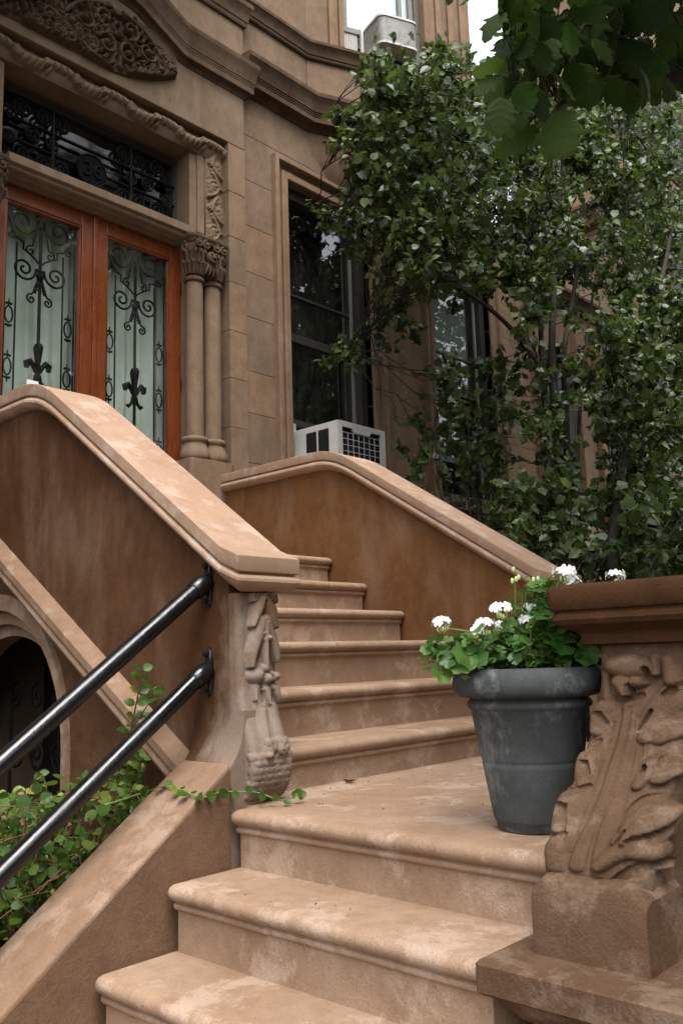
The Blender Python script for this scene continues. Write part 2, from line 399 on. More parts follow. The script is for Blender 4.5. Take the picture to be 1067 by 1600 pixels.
XL, XR = 2.20, 4.035           # inner faces of the two stair walls
stair = root('stone_staircase', (2.8, 2.0, -1.55), 'worn brown stone front steps turning at a landing and climbing to the double door', 'staircase')
rs_ = random.Random(5)
UP = [(3.79, 0.610), (3.51, 0.428), (3.23, 0.248), (2.95, 0.072), (2.67, -0.130), (2.39, -0.322)]
for k, (y, z) in enumerate(UP):
    # path runs +X to -X so that "left" faces -Y
    path = fine([(XR+0.004, y+0.030)]+arc(XR-0.026, y+0.03, 0.03, 0, -PI/2, 4)[1:]+[(XL-0.06, y)])
    path = [path[0]]+irregular(path[1:-1], rs_, 0.0022)+[path[-1]]
    yb = 4.895 if k == 0 else UP[k-1][0]+0.05
    drop = (z-UP[k+1][1] if k < len(UP)-1 else z+0.475)+0.004
    m = MB(); rings = []
    for o, d in NOSE+[(-0.030, -drop)]:
        q = [(p[0], p[1], z+d) for p in offset_path(path, o)]
        rings.append(q+[(XL-0.06, yb, z+d), (XR+0.004, yb, z+d)])
    m.rings(rings)
    obj('platform' if k == 0 else 'step', m, MT['step'], stair, smooth=50)
LZ = -0.475
r = 0.034
front = [(1.905, 0.86)]+fine([(1.905, 0.86), (1.905, 2.292-r)])[1:]+arc(1.905+r, 2.292-r, r, PI, PI/2, 5)[1:]+[(1.992, 2.292)]
front = [front[0]]+irregular(front[1:-7], rs_, 0.0042)+front[-7:]
m = MB(); rings = []
for o, d in NOSE+[(-0.030, -0.179)]:
    q = offset_path(front, o)
    rings.append([(p[0], p[1], LZ+d) for p in q]+[(1.992, 2.47, LZ+d), (4.3, 2.47, LZ+d), (4.3, 0.86, LZ+d)])
m.rings(rings); obj('landing', m, MT['step'], stair, smooth=50)
LOW = [(1.655, -0.650), (1.415, -0.838), (1.175, -1.015), (0.935, -1.195), (0.695, -1.375)]
for k, (x, z) in enumerate(LOW):
    ye = 1.158 if k == 0 else 0.98
    p = [(x, ye)]+fine([(x, ye), (x, 2.285-r)])[1:]+arc(x+r, 2.285-r, r, PI, PI/2, 5)[1:]+[(x+0.10, 2.285)]
    p = [p[0]]+irregular(p[1:-7], rs_, 0.0042)+p[-7:]
    xb = 1.97 if k == 0 else LOW[k-1][0]+0.06
    zb = LOW[k+1][1] if k+1 < len(LOW) else -1.56
    rings = []; m = MB()
    for o, d in NOSE+[(-0.030, zb-z-0.004)]:
        q = offset_path(p, o)
        rings.append([(a, b, z+d) for a, b in q]+[(xb, 2.285+o, z+d), (xb, ye, z+d)])
    m.rings(rings); obj('step', m, MT['step'], stair, smooth=50)

# ------------------------------------------------------------------ stair walls with sloped copings
CAPP = [(0.034, 0.0), (0.0385, -0.0004), (0.040, -0.0024), (0.040, -0.051), (0.0385, -0.055), (0.026, -0.059), (0.026, -0.064), (0.036, -0.068), (0.043, -0.078),
        (0.044, -0.088), (0.038, -0.100), (0.026, -0.110), (0.018, -0.116), (0.008, -0.120), (0.0, -0.121)]
def top_line(yk, zk, ye, ze, rad=0.16):
    sl = (zk-ze)/(yk-ye)
    def z(y):
        if y > yk+rad: return zk
        if y < yk-rad: return ze+(y-ye)*sl
        t = (y-(yk-rad))/(2*rad)                     # quadratic blend over the knee
        a = ze+(yk-rad-ye)*sl; return (1-t)**2*a+2*t*(1-t)*zk+t*t*zk
    return z
def coping(xl, xr, yf, yb, ztop, cap_back=True):
    m = MB(); ys = [yb-(yb-yf)*i/46 for i in range(46)]
    rings = []
    for o, d in CAPP:
        L_ = [(xl-o, y, ztop(y)+d) for y in ys]+[(xl-o, yf-o, ztop(yf)+d)]
        R_ = [(xr+o, yf-o, ztop(yf)+d)]+[(xr+o, y, ztop(y)+d) for y in reversed(ys)]
        rings.append(L_+R_)
    n = len(rings[0]); o0 = len(m.v)
    for rg in rings: m.v += rg
    for k in range(len(rings)-1):
        for i in range(n-1): m.f.append((o0+k*n+i, o0+k*n+i+1, o0+(k+1)*n+i+1, o0+(k+1)*n+i))
    for i in range(n//2-1):                          # top surface, strip by strip
        m.f.append((i, n-1-i, n-2-i, i+1))
    b = (len(rings)-1)*n
    for i in range(n//2-1): m.f.append((b+i, b+i+1, b+n-2-i, b+n-1-i))
    m.f.append(tuple([k*n for k in range(len(rings))]+[k*n+n-1 for k in range(len(rings)-1, -1, -1)]))
    return m

# --- left wall (its outer face carries the pipes; the basement arch opens under it)
zl = top_line(3.66, 1.30, 2.28, 0.325)
lw = root('stair_wall', (2.1, 3.5, -1.55), 'nearer brown stair wall with a carved scroll at its front end and a sloped ledge over a dark arch', 'stair wall')
lx0, lx1 = 1.990, 2.200
LF = 2.315                                            # front face
obj('coping', coping(lx0, lx1, LF, 4.89, zl), MT['cap'], lw, smooth=24)
LF = 2.372
band = lambda y: -0.353+(y-2.528)*0.630               # top edge of the sloped ledge on the outer face
m = MB()
ys = [LF+(4.89-LF)*i/40 for i in range(41)]
poly = [(y, zl(y)-0.115) for y in ys]+[(4.89, band(4.89)-0.05)]+[(LF, band(LF)-0.05)]
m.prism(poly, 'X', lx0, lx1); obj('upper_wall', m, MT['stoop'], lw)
# lower wall pierced by the arch: stepped elliptical rings
def ell(a, b, yc, zc, n=28): return [(yc-a*cos(PI*i/n), zc+b*sin(PI*i/n)) for i in range(n+1)]
AY, AZ = 4.10, -0.36
rings_ = [(0.66, 0.70, 2.006, 2.045), (0.628, 0.625, 2.045, 2.09), (0.602, 0.56, 2.09, 2.14), (0.58, 0.505, 2.14, 2.2)]
def ztop_low(y): return band(y)-0.06
m = MB()
a, b = rings_[0][0], rings_[0][1]
def arch_z(y, a, b):
    t = (y-AY)/a
    return AZ+b*math.sqrt(max(0, 1-t*t)) if abs(t) < 1 else None
yy = sorted(set([LF, AY-a, AY+a, 4.89]+[LF+(AY-a-LF)*i/6 for i in range(7)]+[AY-a*cos(PI*i/40) for i in range(41)]))
for i in range(len(yy)-1):
    y0, y1 = yy[i], yy[i+1]; ym = (y0+y1)/2
    z0 = arch_z(y0, a, b) if abs(y0-AY) < a+1e-9 and abs(ym-AY) < a else -1.56
    z1 = arch_z(y1, a, b) if abs(y1-AY) < a+1e-9 and abs(ym-AY) < a else -1.56
    if z0 is None: z0 = AZ
    if z1 is None: z1 = AZ
    m.prism([(y0, z0), (y1, z1), (y1, ztop_low(y1)), (y0, ztop_low(y0))], 'X', 2.022, 2.2)
obj('lower_wall', m, MT['wall_low'], lw)
m = MB()
for k in range(3):
    (a0, b0, x0, x1), (a1, b1, _, _) = rings_[k], rings_[k+1]
    xf = [1.996, 2.045, 2.09][k]
    o = [(AY-a0, -1.56)]+ell(a0, b0, AY, AZ)+[(AY+a0, -1.56)]
    i_ = [(AY-a1, -1.56)]+ell(a1, b1, AY, AZ)+[(AY+a1, -1.56)]
    n = len(o); base = len(m.v)
    for x in (xf, 2.198):
        m.v += [(x, p[0], p[1]) for p in o]; m.v += [(x, p[0], p[1]) for p in i_]
    for q in range(n-1):
        m.f += [(base+q, base+q+1, base+n+q+1, base+n+q), (base+2*n+q, base+3*n+q, base+3*n+q+1, base+2*n+q+1),
                (base+n+q, base+n+q+1, base+3*n+q+1, base+3*n+q), (base+q, base+2*n+q, base+2*n+q+1, base+q+1)]
obj('arch_surround', m, MT['ledge'], lw, smooth=35)
m = MB()                                              # sloped ledge
LP = [(-0.02, 0.0), (0.0, -0.002), (0.048, -0.040), (0.055, -0.048), (0.055, -0.083), (0.050, -0.090), (0.040, -0.093), (0.040, -0.102), (0.050, -0.108), (0.053, -0.122), (0.046, -0.138), (0.02, -0.148), (-0.02, -0.15)]
m.rings([[(lx0-o, y, band(y)+d) for o, d in LP] for y in (2.47, 3.2, 4.0, 4.88)])
obj('sloped_ledge', m, MT['ledge'], lw, smooth=30)
# gate in the arch
m = MB()
for i in range(3):
    y = AY-0.5+i*0.5; h = arch_z(y, 0.57, 0.5)
    m.tube([(2.35, y, -1.5), (2.35, y, h)], 0.009, 6)
for i in range(5):
    for s in (-1, 1):
        sp = spiral(AY-0.44+i*0.22, -0.62+0.16*s, 0.085, 1.5, PI/2*s, s)
        m.tube([(2.345, p[0], p[1]) for p in sp], 0.008, 5)
        sp = spiral(AY-0.44+i*0.22, -0.30+0.14*s, 0.07, 1.5, PI/2*s, -s)
        m.tube([(2.345, p[0], p[1]) for p in sp], 0.008, 5)
obj('iron_gate', m, MT['grille'], lw)
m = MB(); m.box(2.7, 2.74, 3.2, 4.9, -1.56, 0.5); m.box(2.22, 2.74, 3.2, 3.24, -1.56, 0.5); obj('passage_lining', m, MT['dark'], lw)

# --- carved scroll on the front end of that wall (grid over front face and round the corners)
def lerp_tab(tab, z):
    if z <= tab[0][0]: return tab[0][1]
    for i in range(len(tab)-1):
        (z0, v0), (z1, v1) = tab[i], tab[i+1]
        if z <= z1:
            t = (z-z0)/(z1-z0); h = z1-z0
            m0 = (v1-tab[i-1][1])/(z1-tab[i-1][0])*h if i > 0 else v1-v0
            m1 = (tab[i+2][1]-v0)/(tab[i+2][0]-z0)*h if i+2 < len(tab) else v1-v0
            return (2*t**3-3*t*t+1)*v0+(t**3-2*t*t+t)*m0+(3*t*t-2*t**3)*v1+(t**3-t*t)*m1
    return tab[-1][1]
def wrap_carving(n_side, n_front, nz, z0, z1, half, prof, depth, strokes, axis, cen, sgn, rc=0.02, wob=0.0, amp=None, asc=1.0):
    """carved console: cross-section wraps left side, rounded front, right side. local a = across, b = up.
    axis 'Y-': front faces -Y (a = x - cen); axis 'X-': front faces -X (a = cen - y)"""
    # path in (a, t): t = distance behind the front plane
    path = []
    for i in range(n_side): path.append((-half, depth*(1-i/n_side)+rc, -1, 0))
    for i in range(7):
        q = PI/2*i/6; path.append((-half+rc-rc*cos(q), rc-rc*sin(q), -cos(q), -sin(q)))
    for i in range(1, n_front): path.append((-half+rc+(2*half-2*rc)*i/n_front, 0, 0, -1))
    for i in range(7):
        q = PI/2*i/6; path.append((half-rc+rc*sin(q), rc-rc*cos(q), sin(q), -cos(q)))
    for i in range(1, n_side+1): path.append((half, depth*i/n_side+rc, 1, 0))
    # unrolled coordinate
    u = [0.0]
    for i in range(1, len(path)): u.append(u[-1]+math.hypot(path[i][0]-path[i-1][0], path[i][1]-path[i-1][1]))
    u0 = depth+half+rc*(PI/2-1)                          # centre of the front
    uu = np.array([x-u0 for x in u]); zz = np.linspace(z0, z1, nz)
    A, B = np.meshgrid(uu, zz, indexing='ij')
    H = carve(A*asc, B, strokes)
    rr = np.random.RandomState(4)
    P = np.zeros((len(path), nz, 3))
    for i, (a, t, na, nt_) in enumerate(path):
        for j in range(nz):
            z = zz[j]; f = lerp_tab(prof, z); h = H[i, j]
            w = lerp_tab(amp, z) if amp else 1.0
            fade = min(1.0, max(0.0, 1-(t-rc)/depth*1.0)) if t > rc else 1.0
            aa = a*w+na*h*fade; tt = (t*1.0+nt_*h)
            tt = max(tt, -1)
            back = f+depth+rc
            if axis == 'Y-': P[i, j] = (cen+aa, f+tt, z)
            else: P[i, j] = (f+tt, cen-aa, z)
    return P
def onto_front(px, py, axis, prof, cen):
    """photo point -> (across, height) on a carved front whose depth follows prof(z)"""
    v = prof[len(prof)//2][1]
    for _ in range(12):
        p = at(px, py, axis, v); v = lerp_tab(prof, min(max(p.z, prof[0][0]), prof[-1][0]))
    return ((p.x-cen) if axis == 'Y' else (cen-p.y), p.z)
prof = [(-0.475, 2.315), (-0.455, 2.295), (-0.41, 2.262), (-0.34, 2.250), (-0.26, 2.272), (-0.19, 2.300), (-0.10, 2.318), (0.0, 2.322), (0.10, 2.324), (0.22, 2.328)]
def F1(*pts): return [(q[0]*0.70, q[1]) for q in [onto_front(x, y, 'Y', prof, 2.076) for x, y in pts]]
K1 = 0.0024
S1 = []
for pts, r_, h in (([(408, 912), (398, 925), (393, 938)], [9, 10, 5], 0.026), ([(413, 912), (421, 926), (427, 940)], [8, 9, 5], 0.024),
        ([(406, 934), (399, 952), (390, 978)], [8, 9, 4], 0.032), ([(411, 934), (419, 952), (425, 980)], [8, 9, 4], 0.028), ([(409, 928)], [6], 0.034),
        ([(406, 968), (399, 992), (390, 1020), (387, 1042)], [9, 10, 8, 3], 0.034), ([(411, 968), (418, 992), (424, 1012), (427, 1034)], [9, 9, 7, 3], 0.030),
        ([(409, 972), (408, 1000), (409, 1040)], [7, 6, 4], 0.036), ([(411, 997)], [6], 0.048), ([(404, 990)], [6], 0.036),
        ([(397, 1056)], [13], 0.036), ([(411, 1060)], [10], 0.042), ([(423, 1057)], [9], 0.034), ([(409, 1044)], [9], 0.034),
        ([(397, 1072), (396, 1094)], [7, 2], 0.022), ([(412, 1076), (416, 1100)], [8, 2], 0.028), ([(427, 1074), (434, 1096)], [7, 2], 0.022),
        ([(404, 1084), (412, 1120), (424, 1160)], [9, 12, 15], 0.014), ([(421, 1100), (430, 1140), (437, 1170)], [6, 9, 9], 0.022), ([(408, 1110), (414, 1150), (417, 1180)], [6, 7, 5], 0.020)):
    S1.append((F1(*pts), [K1*q*0.9 for q in r_], h))
for pts, r_, h in (([(409, 940), (406, 962)], 2.6, 0.016), ([(403, 1004), (399, 1034)], 2.4, 0.022), ([(414, 1004), (416, 1034)], 2.4, 0.022), ([(404, 1056), (405, 1074)], 2.2, 0.018), ([(418, 1056), (419, 1074)], 2.2, 0.018), ([(406, 1082), (407, 1096)], 2.6, 0.016), ([(422, 1080), (424, 1096)], 2.6, 0.016), ([(398, 918), (394, 934)], 2, 0.010)):
    S1.append((F1(*pts), [K1*r_]*2, h, 'cut'))
rr = random.Random(2)
for row in range(9):
    for c in range(-4, 5):
        a = c*0.0165+(0.0082 if row % 2 else 0)+rr.uniform(-.0009, .0009); b = -0.272-row*0.0222+rr.uniform(-.001, .001)
        if row > 1 or abs(a-0.02) < 0.04: S1.append(([(a, b), (a+0.001, b-0.006)], 0.0105*rr.uniform(0.85, 1.1), 0.0085*rr.uniform(0.9, 1.1), 'add'))
P = wrap_carving(12, 64, 200, -0.478, 0.225, 0.0845, prof, 0.085, S1, 'Y-', 2.076, 1, rc=0.020, asc=0.70)
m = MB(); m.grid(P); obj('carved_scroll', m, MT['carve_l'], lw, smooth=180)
m = MB(); m.prism([(LF-0.002, -0.478), (LF+0.12, -0.478), (LF+0.12, band(LF+0.12)-0.04), (LF-0.002, band(LF)-0.04)], 'X', lx0+0.0015, lx1-0.001)
obj('pier_base', m, MT['carve_l'], lw)

m = MB(); m.prism([(1.921, -1.56), (1.921, -0.352), (1.938, -0.338), (1.958, -0.310), (1.974, -0.280), (1.984, -0.245), (1.9893, -0.20), (1.9915, -0.17), (2.06, -0.17), (2.06, -1.56)], 'Y', 2.2985, 2.552)
obj('flared_foot', m, MT['stoop'], lw, smooth=40)
# --- right wall
zr = top_line(3.76, 1.305, 2.25, 0.352)
rw = root('stair_wall', (4.15, 3.5, -1.55), 'farther brown stair wall beside the door, its plain inner face streaked with dark drips under the coping', 'stair wall')
obj('coping', coping(4.040, 4.27, 2.295, 4.89, zr), MT['cap'], rw, smooth=24)
m = MB(); ys = [2.295+(4.89-2.295)*i/40 for i in range(41)]
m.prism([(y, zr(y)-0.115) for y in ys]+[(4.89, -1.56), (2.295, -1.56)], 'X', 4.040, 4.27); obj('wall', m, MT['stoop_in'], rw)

# --- curb along the lower flight
cb = root('curb_wall', (1.3, 2.42, -1.55), 'low sloping brown curb running down beside the lower steps', 'curb')
cz = lambda x: -0.349+(x-1.908)*0.7085
m = MB(); m.prism([(1.930, cz(1.930)), (0.42, cz(0.42)), (0.42, -1.56), (1.930, -1.56)], 'Y', 2.300, 2.555)
obj('curb', m, MT['ledge'], cb, bevel=0.010, seg=3, smooth=40)
m = MB(); m.prism([(1.928, cz(1.928)-0.016), (0.421, cz(0.421)-0.016), (0.421, -1.56), (1.928, -1.56)], 'Y', 2.2975, 2.35); obj('curb_face', m, MT['curbface'], cb)

# ------------------------------------------------------------------ landing wall: carved pier in front
pw = root('landing_wall', (2.2, 0.96, -1.55), 'carved leaf pier with block, plinth and moulded cap in the lower right foreground', 'stone pier')
PY = 0.965
m = MB(); PL = [(-0.012, 0.0), (-0.004, -0.001), (0.0, -0.006), (0.0, -0.060), (-0.006, -0.066), (-0.034, -0.067), (-0.036, -0.078), (-0.045, -0.096), (-0.062, -0.116), (-0.078, -0.124), (-0.080, -0.128), (-0.080, -0.92)]
def rect(x0, x1, y0, y1, z, o, r=0.012):
    pts = []
    for cx, cy, a in ((x0-o, y0-o, PI), (x1+o, y0-o, 1.5*PI), (x1+o, y1+o, 0), (x0-o, y1+o, 0.5*PI)):
        sx = 1 if cx < (x0+x1)/2 else -1; sy = 1 if cy < (y0+y1)/2 else -1
        for i in range(4):
            q = a+PI/2*i/3; pts.append((cx+sx*r+r*cos(q), cy+sy*r+r*sin(q), z))
    return pts
m.rings([rect(1.640, 4.5, 0.60, 1.172, -0.642+d, o) for o, d in PL]); obj('plinth', m, MT['carve'], pw, smooth=30)
# block under the leaf, with scooped shoulders
m = MB()
bt = [(1.757, -0.650), (1.757, -0.495), (1.762, -0.486), (1.772, -0.478), (1.79, -0.472), (1.93, -0.470), (1.93, -0.650)]
nb = 20; rings = []
for i in range(nb+1):
    y = 0.835+0.26*i/nb; e = min(i, nb-i)/nb*0.26
    dz = 0.032*max(0, 1-e/0.05)**2
    rings.append([(x, y, z-(dz if z > -0.6 else 0)) for x, z in bt])
m.rings(rings); obj('block', m, MT['carve'], pw, smooth=40)
# acanthus leaf: authored on the front surface as (across, height), across grows to the photo's right (towards -Y)
prof = [(-0.52, 1.822), (-0.49, 1.800), (-0.45, 1.803), (-0.40, 1.835), (-0.36, 1.872), (-0.31, 1.93), (-0.26, 1.985), (-0.20, 2.045), (-0.13, 2.09), (-0.05, 2.115), (0.03, 2.12)]
S2 = []
def bez(p0, p1, p2, n=10): return [((1-t)**2*p0[0]+2*t*(1-t)*p1[0]+t*t*p2[0], (1-t)**2*p0[1]+2*t*(1-t)*p1[1]+t*t*p2[1]) for t in [i/n for i in range(n+1)]]
prof2 = prof
def F2(*pts): return [onto_front(x, y, 'X', prof2, PY) for x, y in pts]
K2 = 0.00155
def st2(pts, r_, h, mode='max'):
    r_ = r_ if isinstance(r_, (list, tuple)) else [r_]*len(pts)
    q = [(a_*0.70, b_) for a_, b_ in F2(*pts)]
    if len(q) > 2:                                   # smooth long strokes
        n = len(q); qq = []; rr_ = []
        for i in range(n-1):
            p0, p1, p2, p3 = q[max(i-1, 0)], q[i], q[i+1], q[min(i+2, n-1)]
            for k in range(5):
                t = k/5; qq.append(tuple(0.5*(2*p1[c]+(p2[c]-p0[c])*t+(2*p0[c]-5*p1[c]+4*p2[c]-p3[c])*t*t+(3*p1[c]-p0[c]-3*p2[c]+p3[c])*t**3) for c in (0, 1))); rr_.append(r_[i]+(r_[i+1]-r_[i])*t)
        q = qq+[q[-1]]; r_ = rr_+[r_[-1]]
    S2.append((q, [K2*x for x in r_], h, mode))
# broad body of the blade, flutes fanning downwards from the neck
st2([(985, 1090), (968, 1190), (945, 1270), (925, 1350)], [26, 40, 56, 66], 0.014)
st2([(983, 1100), (966, 1185), (948, 1245), (925, 1290), (905, 1350)], [5, 7, 8, 9, 9], 0.007, 'add')
st2([(994, 1110), (978, 1190), (962, 1250), (948, 1300), (938, 1362)], [4, 5, 6, 7, 7], 0.006, 'add')
for pts, r_, h in (([(988, 1105), (972, 1188), (955, 1250), (935, 1300), (922, 1360)], 3.0, 0.0045), ([(976, 1110), (955, 1190), (930, 1262), (905, 1310), (888, 1358)], 3.2, 0.004), ([(1000, 1120), (988, 1195), (975, 1262), (962, 1310)], 3.2, 0.004),
                   ([(960, 1130), (938, 1200), (915, 1262), (892, 1330)], 3.5, 0.004), ([(1006, 1150), (998, 1200), (988, 1235)], 3.5, 0.005), ([(884, 1290), (880, 1330), (878, 1360)], 3.5, 0.005)):
    st2(pts, r_, h, 'cut')
# left margin: soft overlapping lobes, each with a drilled eye
for (x0, y0), (x1, y1), (x2, y2), r_ in (((952, 1104), (939, 1112), (937, 1138), 15), ((938, 1178), (919, 1186), (917, 1218), 16), ((912, 1244), (884, 1254), (881, 1290), 19), ((890, 1312), (872, 1326), (872, 1352), 17)):
    st2([(x0, y0), (x1, y1), (x2, y2)], [r_*0.8, r_, r_*0.8], 0.019)
st2([(938, 1158), (922, 1166), (912, 1170)], 4.5, 0.010, 'cut'); st2([(922, 1228), (902, 1234), (886, 1236)], 4.5, 0.011, 'cut'); st2([(886, 1302), (872, 1304), (862, 1304)], 4, 0.008, 'cut')
st2([(939, 1115), (949, 1133)], 4.6, 0.034, 'cut'); st2([(918, 1191), (921, 1208)], 4.2, 0.030, 'cut'); st2([(882, 1258), (883, 1284)], 5.0, 0.028, 'cut'); st2([(884, 1288), (882, 1312)], 4, 0.010, 'cut')
# right side: folded lobes, slit, eye and knob
st2([(1012, 1150), (1030, 1112), (1052, 1092)], [12, 20, 22], 0.026); st2([(1030, 1150), (1052, 1135), (1075, 1130)], [12, 18, 20], 0.022); st2([(1022, 1110), (1002, 1141)], 3.6, 0.022, 'cut'); st2([(1044, 1086), (1052, 1078)], 7, 0.034, 'cut')
st2([(1000, 1225), (1020, 1196), (1032, 1188)], [8, 12, 13], 0.030); st2([(1030, 1215), (1048, 1196), (1060, 1200)], [9, 14, 13], 0.034); st2([(1008, 1206), (1012, 1198)], 4.4, 0.036, 'cut'); st2([(1038, 1200), (1042, 1182), (1060, 1174)], 4, 0.026, 'cut')
st2([(968, 1312), (984, 1290), (1002, 1274)], [7, 10, 12], 0.036); st2([(984, 1310), (1008, 1288), (1032, 1268)], [9, 14, 17], 0.046); st2([(1020, 1312), (1044, 1296), (1068, 1290)], [7, 9, 10], 0.030)
st2([(972, 1300), (990, 1264), (1014, 1248), (1044, 1252)], [3, 5, 6, 6], 0.030, 'cut'); st2([(992, 1312), (1020, 1298), (1046, 1278)], 4, 0.022, 'cut'); st2([(972, 1316), (986, 1296)], 2.6, 0.014, 'cut')
st2([(940, 1352), (975, 1326), (1012, 1326), (1046, 1342)], [9, 14, 16, 13], 0.034); st2([(1038, 1354)], 12, 0.044); st2([(1000, 1312), (1050, 1316), (1075, 1318)], [6, 9, 9], 0.022)
st2([(962, 1378), (990, 1361), (1028, 1351)], [5, 7, 6], 0.034, 'cut'); st2([(1050, 1338), (1058, 1356)], 4, 0.024, 'cut'); st2([(870, 1378), (910, 1384), (955, 1388)], 5, 0.014, 'cut')
# drooping tip under the cap
st2([(968, 1040), (986, 1042), (1004, 1044)], [17, 23, 17], 0.044); st2([(978, 1066), (984, 1084)], [15, 6], 0.048); st2([(1000, 1064)], 12, 0.044)
st2([(960, 1076), (974, 1092), (1004, 1086)], 5, 0.018, 'cut'); st2([(990, 1070), (992, 1084)], 3, 0.02, 'cut'); st2([(946, 1026), (948, 1090)], 5, 0.012); st2([(1015, 1045), (1016, 1062)], 4.5, 0.034, 'cut'); st2([(1026, 1026), (1027, 1052)], [8, 6], 0.026); st2([(1046, 1030), (1052, 1062)], [9, 11], 0.028)
rr = random.Random(6)
for k in range(60): st2([(rr.uniform(865, 1060), rr.uniform(1040, 1375))], rr.uniform(5, 12), rr.uniform(-0.0016, 0.0016), 'add')
P = wrap_carving(14, 110, 220, -0.525, 0.02, 0.118, prof, 0.20, S2, 'X-', PY, 1, rc=0.03, asc=0.70)
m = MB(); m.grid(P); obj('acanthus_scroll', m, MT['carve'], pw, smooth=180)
zz_ = [-0.525+0.545*i/24 for i in range(25)]
m = MB(); m.prism([(lerp_tab(prof, z)+0.10, z) for z in zz_]+[(2.31, 0.02), (2.31, -0.525)], 'Y', PY-0.112, PY+0.112); obj('console_core', m, MT['carve'], pw, smooth=40)
m = MB(); m.box(1.90, 2.31, PY-0.111, PY+0.111, -0.645, -0.524); obj('console_base', m, MT['carve'], pw)
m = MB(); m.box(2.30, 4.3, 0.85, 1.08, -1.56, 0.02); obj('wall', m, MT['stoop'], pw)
# moulded cap, slightly bowed front
m = MB()
PC = [(0.050, 0.0), (0.066, -0.003), (0.075, -0.009), (0.079, -0.018), (0.076, -0.060), (0.072, -0.066), (0.064, -0.068), (0.064, -0.073), (0.070, -0.078), (0.072, -0.090), (0.066, -0.102), (0.050, -0.112), (0.030, -0.120), (0.024, -0.126), (0.022, -0.132), (0.020, -0.152), (0.0, -0.156)]
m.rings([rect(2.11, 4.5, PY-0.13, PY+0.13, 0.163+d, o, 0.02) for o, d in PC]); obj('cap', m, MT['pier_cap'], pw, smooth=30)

# ------------------------------------------------------------------ pipe railing
rl = root('pipe_railing', (0.45, 2.47, -1.55), 'pair of glossy black pipe handrails slanting down over the ivy from the stair wall', 'handrail')
RY = 2.475
ends = [((1.955, RY, 0.262), (0.40, RY, -0.895)), ((1.955, RY, -0.045), (0.40, RY, -1.20))]
for a, b in ends:
    a, b = Vector(a), Vector(b)
    m = MB(); pts = [b+(a-b)*i/24 for i in range(25)]
    m.tube(pts, [0.0295+RN.uniform(-.0004, .0004) for _ in pts], 20); obj('pipe', m, MT['iron'], rl, smooth=60)
    m = MB(); d = (a-b).normalized()
    m.tube([a-d*0.045, a-d*0.04, a-d*0.012, a+d*0.0, a+Vector((0.028, 0, 0.012))], [0.0315, 0.0345, 0.035, 0.034, 0.030], 20)
    m.rings([[(1.990-t, RY+0.021*cos(2*PI*k/20)*s, a.z+0.005+0.085*sin(2*PI*k/20)*s) for k in range(20)] for t, s in ((-0.004, 1.0), (0.006, 1.0), (0.013, 0.82))])
    m.tube([(1.975, RY, a.z+0.066), (1.962, RY, a.z+0.066)], [0.012, 0.010], 6); m.tube([(1.975, RY, a.z-0.055), (1.962, RY, a.z-0.055)], [0.012, 0.010], 6)
    obj('flange', m, MT['iron'], rl, smooth=45)
m = MB(); m.tube([(0.40, RY, -1.56), (0.40, RY, -0.84)], 0.0295, 16); m.ball((0.40, RY, -0.83), 0.034, n=12, m=8); obj('post', m, MT['iron'], rl, smooth=60)
# ------------------------------------------------------------------ the brownstone house
H = root('brownstone_house', (3.12, 4.96, -1.55), 'brownstone row house with carved door surround, tall dark windows and an angled upper bay', 'house')
YP, YW = 4.90, 4.96          # portal plane, wall plane
CX = 3.12                    # door axis
JP = [0.62, 0.95, 1.325, 1.70, 2.079, 2.452, 2.840, 3.210, 3.582, 3.985]
JW = [-1.55, -0.8, -0.05, 0.70, 1.09, 1.47, 1.862, 2.197, 2.639, 3.010, 3.401, 3.793, 4.186]
def pane_y(x0, x1, y, z0, z1):
    m = MB(); m.add([(x0, y, z0), (x1, y, z0), (x1, y, z1), (x0, y, z1)], [(0, 1, 2, 3)]); return m
def courses(x0, x1, y0, y1, joints, mats, name, parent, g=0.0014, e=0.004):
    """one ashlar pier: courses divided by fine V joints, each course in one of the given stone tones"""
    m = MB(); rings = []; tone = []
    R_ = lambda o, z, dy=0: [(x0+o, y0+o+dy, z), (x1-o, y0+o+dy, z), (x1-o, y1, z), (x0+o, y1, z)]
    for i in range(len(joints)-1):
        k = RN.randrange(len(mats)); dy = RN.uniform(-0.001, 0.001)
        rings += [R_(e, joints[i]), R_(e, joints[i]+g), R_(0, joints[i]+g+0.002, dy), R_(0, joints[i+1]-g-0.002, dy)]; tone += [k]*4
    rings.append(R_(e, joints[-1]))
    m.rings(rings)
    o = obj(name, m, MT[mats[0]], parent)
    for q in mats[1:]: o.data.materials.append(MT[q])
    zs = [(rings[i][0][2]+rings[i+1][0][2])/2 for i in range(len(tone))]
    for p in o.data.polygons:
        z = p.center.z+ORG[o.name].z; i = min(range(len(zs)), key=lambda j: abs(zs[j]-z)); p.material_index = tone[i]
CX0 = CX
